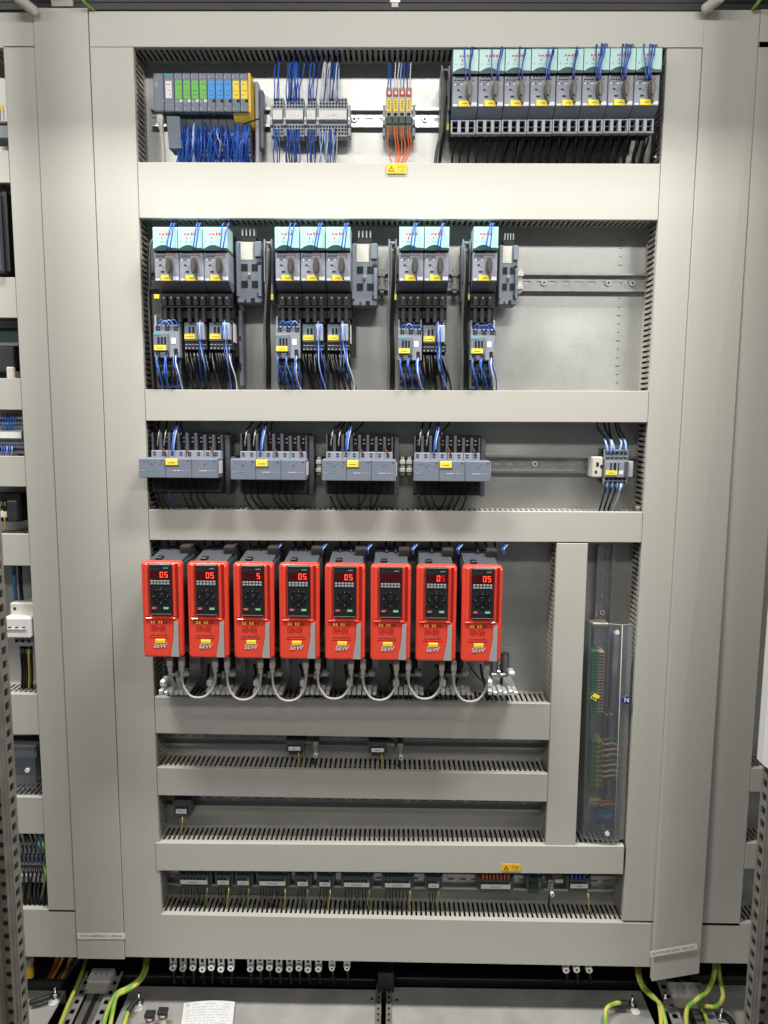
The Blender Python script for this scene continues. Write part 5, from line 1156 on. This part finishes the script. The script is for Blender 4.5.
# perforated floor rails running in depth, with white combs and earth leads
def floor_rail(label, pts, comb_y):
    (x0, y0), (x1, y1), (x2, y2), (x3, y3) = pts      # rear left, rear right, front right, front left in the photo
    v = [PZ(x, y, ZF+.012) for x, y in pts]; c = (v[0]+v[1])/2; t = thing('floor_rail', label, 'rail', Vector(c), 'perforated floor rails')
    fx = ((v[3]+v[2])/2-c); L = 2.2; d = fx*L; wd = (v[1]-v[0]).x
    def at(u, s): return Vector((d.x*s+u*wd, d.y*s, 0))
    def quad(mb, u0, u1, s0, s1, z0=-.003, z1=0):
        p = [at(u0, s0), at(u1, s0), at(u1, s1), at(u0, s1)]
        mb.add([(q.x, q.y, z1) for q in p]+[(q.x, q.y, z0) for q in p], [(3, 2, 1, 0), (4, 5, 6, 7), (0, 1, 5, 4), (1, 2, 6, 5), (2, 3, 7, 6), (3, 0, 4, 7)])
    n = int(abs(d.y)/.026)
    for sd in (-1, 1):
        mb = MB().m('floorzinc'); u0, u1 = (-.5, -.26) if sd < 0 else (.26, .5)
        quad(mb, u0, u0+.06, 0, 1); quad(mb, u1-.06, u1, 0, 1)
        for i in range(n): quad(mb, u0+.06, u1-.06, (i+.5)/n, (i+1)/n)
        mb.build('perforated_flange', t)
    mb = MB().m('dullsteel'); quad(mb, -.25, -.06, 0, 1, -.018, -.012); quad(mb, .06, .25, 0, 1, -.018, -.012); mb.m('darkmetal'); quad(mb, -.06, .06, 0, 1, -.018, -.009); mb.build('channel', t)
    mb = MB().m('white'); s0, s1 = comb_y; p = [at(-.30, s0), at(.30, s0), at(.30, s1), at(-.30, s1)]
    mb.add([(q.x, q.y, .012) for q in p]+[(q.x, q.y, -.010) for q in p], [(3, 2, 1, 0), (0, 1, 5, 4), (1, 2, 6, 5), (2, 3, 7, 6), (3, 0, 4, 7)]); mb.m('print')
    for i in range(3): q = at(-.15+.15*i, (s0+s1)/2); mb.box(q.x-.0014, q.x+.0014, q.y-.002, q.y+.002, .0118, .0124)
    mb.build('bracket', t); mb = MB().m('offwhite'); q0, q1 = at(-.30, s1), at(.30, s1+.04); mb.box(q0.x, q1.x, q1.y, q0.y-.0005, -.010, .006); mb.build('step', t)
floor_rail('perforated floor rail with white bracket at the left', ((86, 972), (124, 970), (101, 1024), (62, 1024)), (.02, .13))
floor_rail('perforated floor rail with white bracket at the right', ((655, 976), (697, 974), (720, 1024), (672, 1024)), (.12, .24))
def pe(pts, label, r=.0045):
    m = bpy.data.materials.get('earth_wire')
    if not m:
        m = bpy.data.materials.new('earth_wire'); m.use_nodes = True; nt = m.node_tree; b = nt.nodes['Principled BSDF']; b.inputs['Roughness'].default_value = .4
        tc = nt.nodes.new('ShaderNodeTexCoord'); wv = nt.nodes.new('ShaderNodeTexWave'); wv.bands_direction = 'X'; wv.inputs['Scale'].default_value = 12; wv.inputs['Distortion'].default_value = .6; nt.links.new(tc.outputs['Object'], wv.inputs['Vector'])
        rp = nt.nodes.new('ShaderNodeValToRGB'); rp.color_ramp.elements[0].color = lin((140, 186, 72))+(1,); rp.color_ramp.elements[1].color = lin((206, 206, 98))+(1,); rp.color_ramp.elements[0].position = .4; rp.color_ramp.elements[1].position = .6
        nt.links.new(wv.outputs['Fac'], rp.inputs[0]); nt.links.new(rp.outputs[0], b.inputs['Base Color']); MATS['earth'] = m
    return wire(pts, r, 'earth', label, None, 'earth_wire', 'wire', 8, 8)
F0 = ZF+.016
pe([P(86, 958, .12), P(83, 970, .09), PZ(77, 985, F0+.01), PZ(68, 1005, F0+.01), PZ(58, 1030, F0)], 'straight green and yellow earth wire beside the left floor rail')
pe([P(146, 955, .10), P(144, 970, .06), P(138, 980, .03), PZ(127, 988, F0+.03), PZ(116, 994, F0+.025), PZ(108, 1010, F0+.01), PZ(102, 1032, F0)], 'green and yellow earth wire bending under the left bottom duct')
pe([P(148, 956, .10), P(146, 971, .055), P(139, 982, .026), PZ(127, 990.5, F0+.03), PZ(117, 996, F0+.025), PZ(113, 1010, F0+.01), PZ(109, 1032, F0)], 'second green and yellow wire tied beside the left floor rail')
pe([PZ(128, 1011, F0), PZ(126, 1018, F0), PZ(122, 1032, F0)], 'short earth wire leaving the black sleeve on the left')
pe([P(637, 962, .09), P(638, 976, .05), PZ(643, 988, F0+.03), PZ(652, 997, F0+.03), PZ(659, 1004, F0+.02), PZ(662, 1032, F0)], 'green and yellow earth wire left of the right floor rail')
pe([P(639, 962, .09), P(640, 977, .05), PZ(646, 989, F0+.03), PZ(656, 999, F0+.03), PZ(662, 1008, F0+.02), PZ(668, 1032, F0)], 'second earth wire left of the right floor rail')
pe([P(715, 962, .06), P(714, 974, .04), PZ(708, 990, F0+.05), PZ(696, 1000, F0+.04), PZ(687, 1010, F0+.02), PZ(686, 1032, F0)], 'thick earth wire sweeping over the right floor rail', .005)
pe([P(718, 962, .06), P(720, 980, .04), PZ(723, 996, F0+.05), PZ(717, 1006, F0+.03), PZ(706, 1006, F0+.02), PZ(698, 1002, F0+.01)], 'earth wire looping down at the right bottom duct')
pe([PZ(700, 1006, F0), PZ(706, 1018, F0), PZ(710, 1034, F0)], 'short earth wire lying on the right floor rail', .004)
pe([PZ(626, 1004, F0), PZ(617, 1003, F0+.01), PZ(607, 1008, F0+.01), PZ(605, 1018, F0), PZ(607, 1034, F0)], 'curled earth wire on the right of the bare floor plate')
def stud(px, py, label):
    pp = PZ(px, py, ZF); t = thing('earth_stud', label, 'stud', pp, 'earthing studs on the floor plates')
    MB().m('chrome').cyl((0, 0, 0), .010, .003, 'z', 14).cyl((0, 0, .003), .0062, .008, 'z', 6).cyl((0, 0, .011), .003, .012, 'z', 8).build('bolt', t); MB().m('white').cyl((.002, -.016, .0002), .010, .001, 'z', 16).build('sticker', t)
stud(55.5, 997, 'earthing stud with nut in the left corner'); stud(139, 1003, 'earthing stud with nut beside the left floor rail'); stud(632, 1006, 'earthing stud with nut on the bare floor plate'); stud(665, 1003, 'earthing stud inside the right floor rail'); stud(721, 1017, 'earthing stud in the right corner')
for pts, lab in (((PZ(30, 1003, F0-.004), PZ(40, 1000, F0), PZ(50, 996.5, F0)), 'left corner stud'), ((PZ(128, 1012, F0), PZ(132, 1006, F0+.004), PZ(138, 999, F0+.006)), 'left rail stud'), ((PZ(628, 1004, F0+.004), PZ(620, 1003, F0+.006), PZ(613, 1005, F0+.004)), 'bare plate stud'), ((PZ(723, 1014, F0), PZ(730, 1020, F0), PZ(738, 1032, F0)), 'right corner stud')):
    wire(pts, .0062, 'rubber', 'short black sleeve lying at the '+lab, None, 'cable_sleeve', 'sleeve', 8)
# paper note, dark connectors
v = [PZ(x, y, ZF+.004) for x, y in ((184, 1003), (235, 1003), (229, 1060), (176, 1060))]
t = thing('paper_note', 'white printed paper note lying on the floor plate', 'paper', v[0])
mb = MB().m('paper'); N_ = 8
gr = []
for j in range(N_+1):
    for i in range(N_+1):
        p = (v[0]*(1-i/N_)+v[1]*(i/N_))*(1-j/N_)+(v[3]*(1-i/N_)+v[2]*(i/N_))*(j/N_)-v[0]; gr.append((p.x, p.y, p.z+.006*math.sin(i/N_*2.6)*(1-j/N_)+.002*(j/N_)))
mb.add(gr, [(j*(N_+1)+i, (j+1)*(N_+1)+i, (j+1)*(N_+1)+i+1, j*(N_+1)+i+1) for j in range(N_) for i in range(N_)], True).build('sheet', t)
k = MB().m('print_light'); rnd = random.Random(4)
for j in range(9):
    s_ = .06+j*.05
    for i in range(22):
        if rnd.random() < .75 and not (j < 2 and i < 3):
            u = .08+i*.038; p = (v[0]*(1-u)+v[1]*u)*(1-s_)+(v[3]*(1-u)+v[2]*u)*s_-v[0]; zz = .006*math.sin(u*2.6)*(1-s_)+.002*s_+.0006; k.box(p.x, p.x+.0026, p.y-.0009, p.y+.0009, p.z+zz, p.z+zz+.0001)
for i in range(9): u = .06+.02*(i % 3); s_ = .03+.02*(i//3); p = (v[0]*(1-u)+v[1]*u)*(1-s_)+(v[3]*(1-u)+v[2]*u)*s_-v[0]; zz = .006*math.sin(u*2.6)*(1-s_)+.0008; k.box(p.x, p.x+.002, p.y-.003, p.y, p.z+zz, p.z+zz+.0001)
k.build('print', t)
for i, (px, py) in enumerate(((150, 1016), (163, 1013))):
    pp = PZ(px, py, ZF+.03); t = thing('cable_gland', 'metal cable gland with black cap at the front edge, %s one' % ('lower', 'upper')[i], 'gland', pp, 'cable glands at the front edge')
    MB().m('rubber').rbox(-.010, .010, -.008, .008, .0, .008, .001).build('cap', t); MB().m('dullsteel').cyl((0, 0, -.03), .009, .030, 'z', 12).build('thread', t); MB().m('brownred').cyl((0, 0, -.008), .0096, .004, 'z', 12).build('ring', t)
# cables under the left neighbour duct
for i, (m, xa, xb) in enumerate((('orangew', 58, 46), ('cable', 66, 50), ('grey_sleeve', 74, 54), ('warn', 64, 49), ('grey_sleeve', 80, 60), ('warn', 72, 58), ('cable', 84, 66))):
    wire([P(xa, 956, .10), P((xa+xb)/2+2, 968, .11), P(xb, 985, .12)], .0045, m, {'orangew': 'orange cable under the left neighbour duct', 'cable': 'dark cable under the left neighbour duct', 'grey_sleeve': 'grey cable under the left neighbour duct', 'warn': 'yellow cable under the left neighbour duct'}[m], 'cables under the left neighbour duct, '+m, 'power_cable', 'cable', 8)
t = thing('cable_fitting', 'white cable fitting with yellow body in the left corner', 'fitting', P(29, 958, .08)); MB().m('white').cyl((0, 0, -.012), .010, .014, 'z', 12).build('nut', t); MB().m('warn').cyl((0, 0, -.045), .008, .033, 'z', 12).build('body', t)
# dark centre bracket between the two floor plates
for sx, lab in ((379, 'left'), (389, 'right')):
    pp = PZ(sx, 985, ZF); t = thing('joint_strip', 'perforated joint strip between the floor plates, %s half' % lab, 'strip', pp, 'joint strips between floor plates')
    mb = MB().m('dullsteel').box(-.006, .006, -.30, .0, -.004, .004); mb.m('hole')
    for i in range(8): mb.box(-.0022, .0022, -.012-i*.016, -.006-i*.016, .0038, .0044)
    mb.build('profile', t)
tag(MB().m('rubber').rbox(-.018, .018, -.02, .02, -.05, .012, .003).build('foot_block', None, P(386, 972, .09)), 'dark block behind the joint of the floor plates', 'block')

# ------------------------------------------------------------------ top edge of the cabinet
zt = P(384, 7, .02).z
t = thing('top_beam', 'dark steel beam along the very top edge', 'beam', Vector((0, .03, zt))); MB().m('darkmetal').rbox(-1.2, 1.2, 0, .05, -.002, .035, .002).build('profile', t); MB().m('black').box(-1.2, 1.2, -.002, 0, .012, .016).build('lip', t)
rf = MB().m('cavity').box(-1.3, 1.3, -.17, .42, H(.80), H(.81)).build('shading_roof'); rf['kind'] = 'structure'  # unseen; front edge set to shade the top row from the near lamps
pp = P(395, 4.5, -.006); t = thing('beam_clip', 'small metal clip hanging from the top beam', 'clip', pp); MB().m('chrome').rbox(-.010, .010, 0, .01, .003, .014, .001).build('body', t); MB().m('dullsteel').box(-.006, .006, 0, .006, -.004, .003).build('tongue', t)
for px0, py0, px1, py1, lab in ((17, -3, 36, 13, 'left'), (722, -4, 704, 10, 'right')):
    a, b = P(px0, py0, -.04), P(px1, py1, -.01); tag(MB().m('offwhite').tube([a, (a+b)/2, b], .009, 8, 3).build('stay_rod'), 'pale round stay rod crossing the top %s corner' % lab, 'rod')
pe([P(80, -4, -.03), P(85, 3, -.02), P(92, 9, .0), P(96, 13, .03)], 'short yellow earth wire at the top edge on the left', .0026)
pe([P(762, -3, -.03), P(757, 4, -.02), P(753, 9, .0), P(750, 14, .03)], 'short green earth wire at the top edge on the right', .0026)
tag(MB().m('dullsteel').rbox(-.02, .02, 0, .02, -.006, .006, .001).build('lamp_housing', None, P(62, 3, .02)), 'grey fitting above the left cover strip', 'fitting')
for g_, (mb_, lab_) in MASS.items():
    o_ = mb_.build('wire_bundle', None, None, 'stuff'); tag(o_, lab_.replace('wire', 'wires', 1), 'wires')
print('objects', len(bpy.data.objects), 'tris', sum(len(m.loop_triangles) if m.loop_triangles else sum(len(p.vertices)-2 for p in m.polygons) for m in bpy.data.meshes))
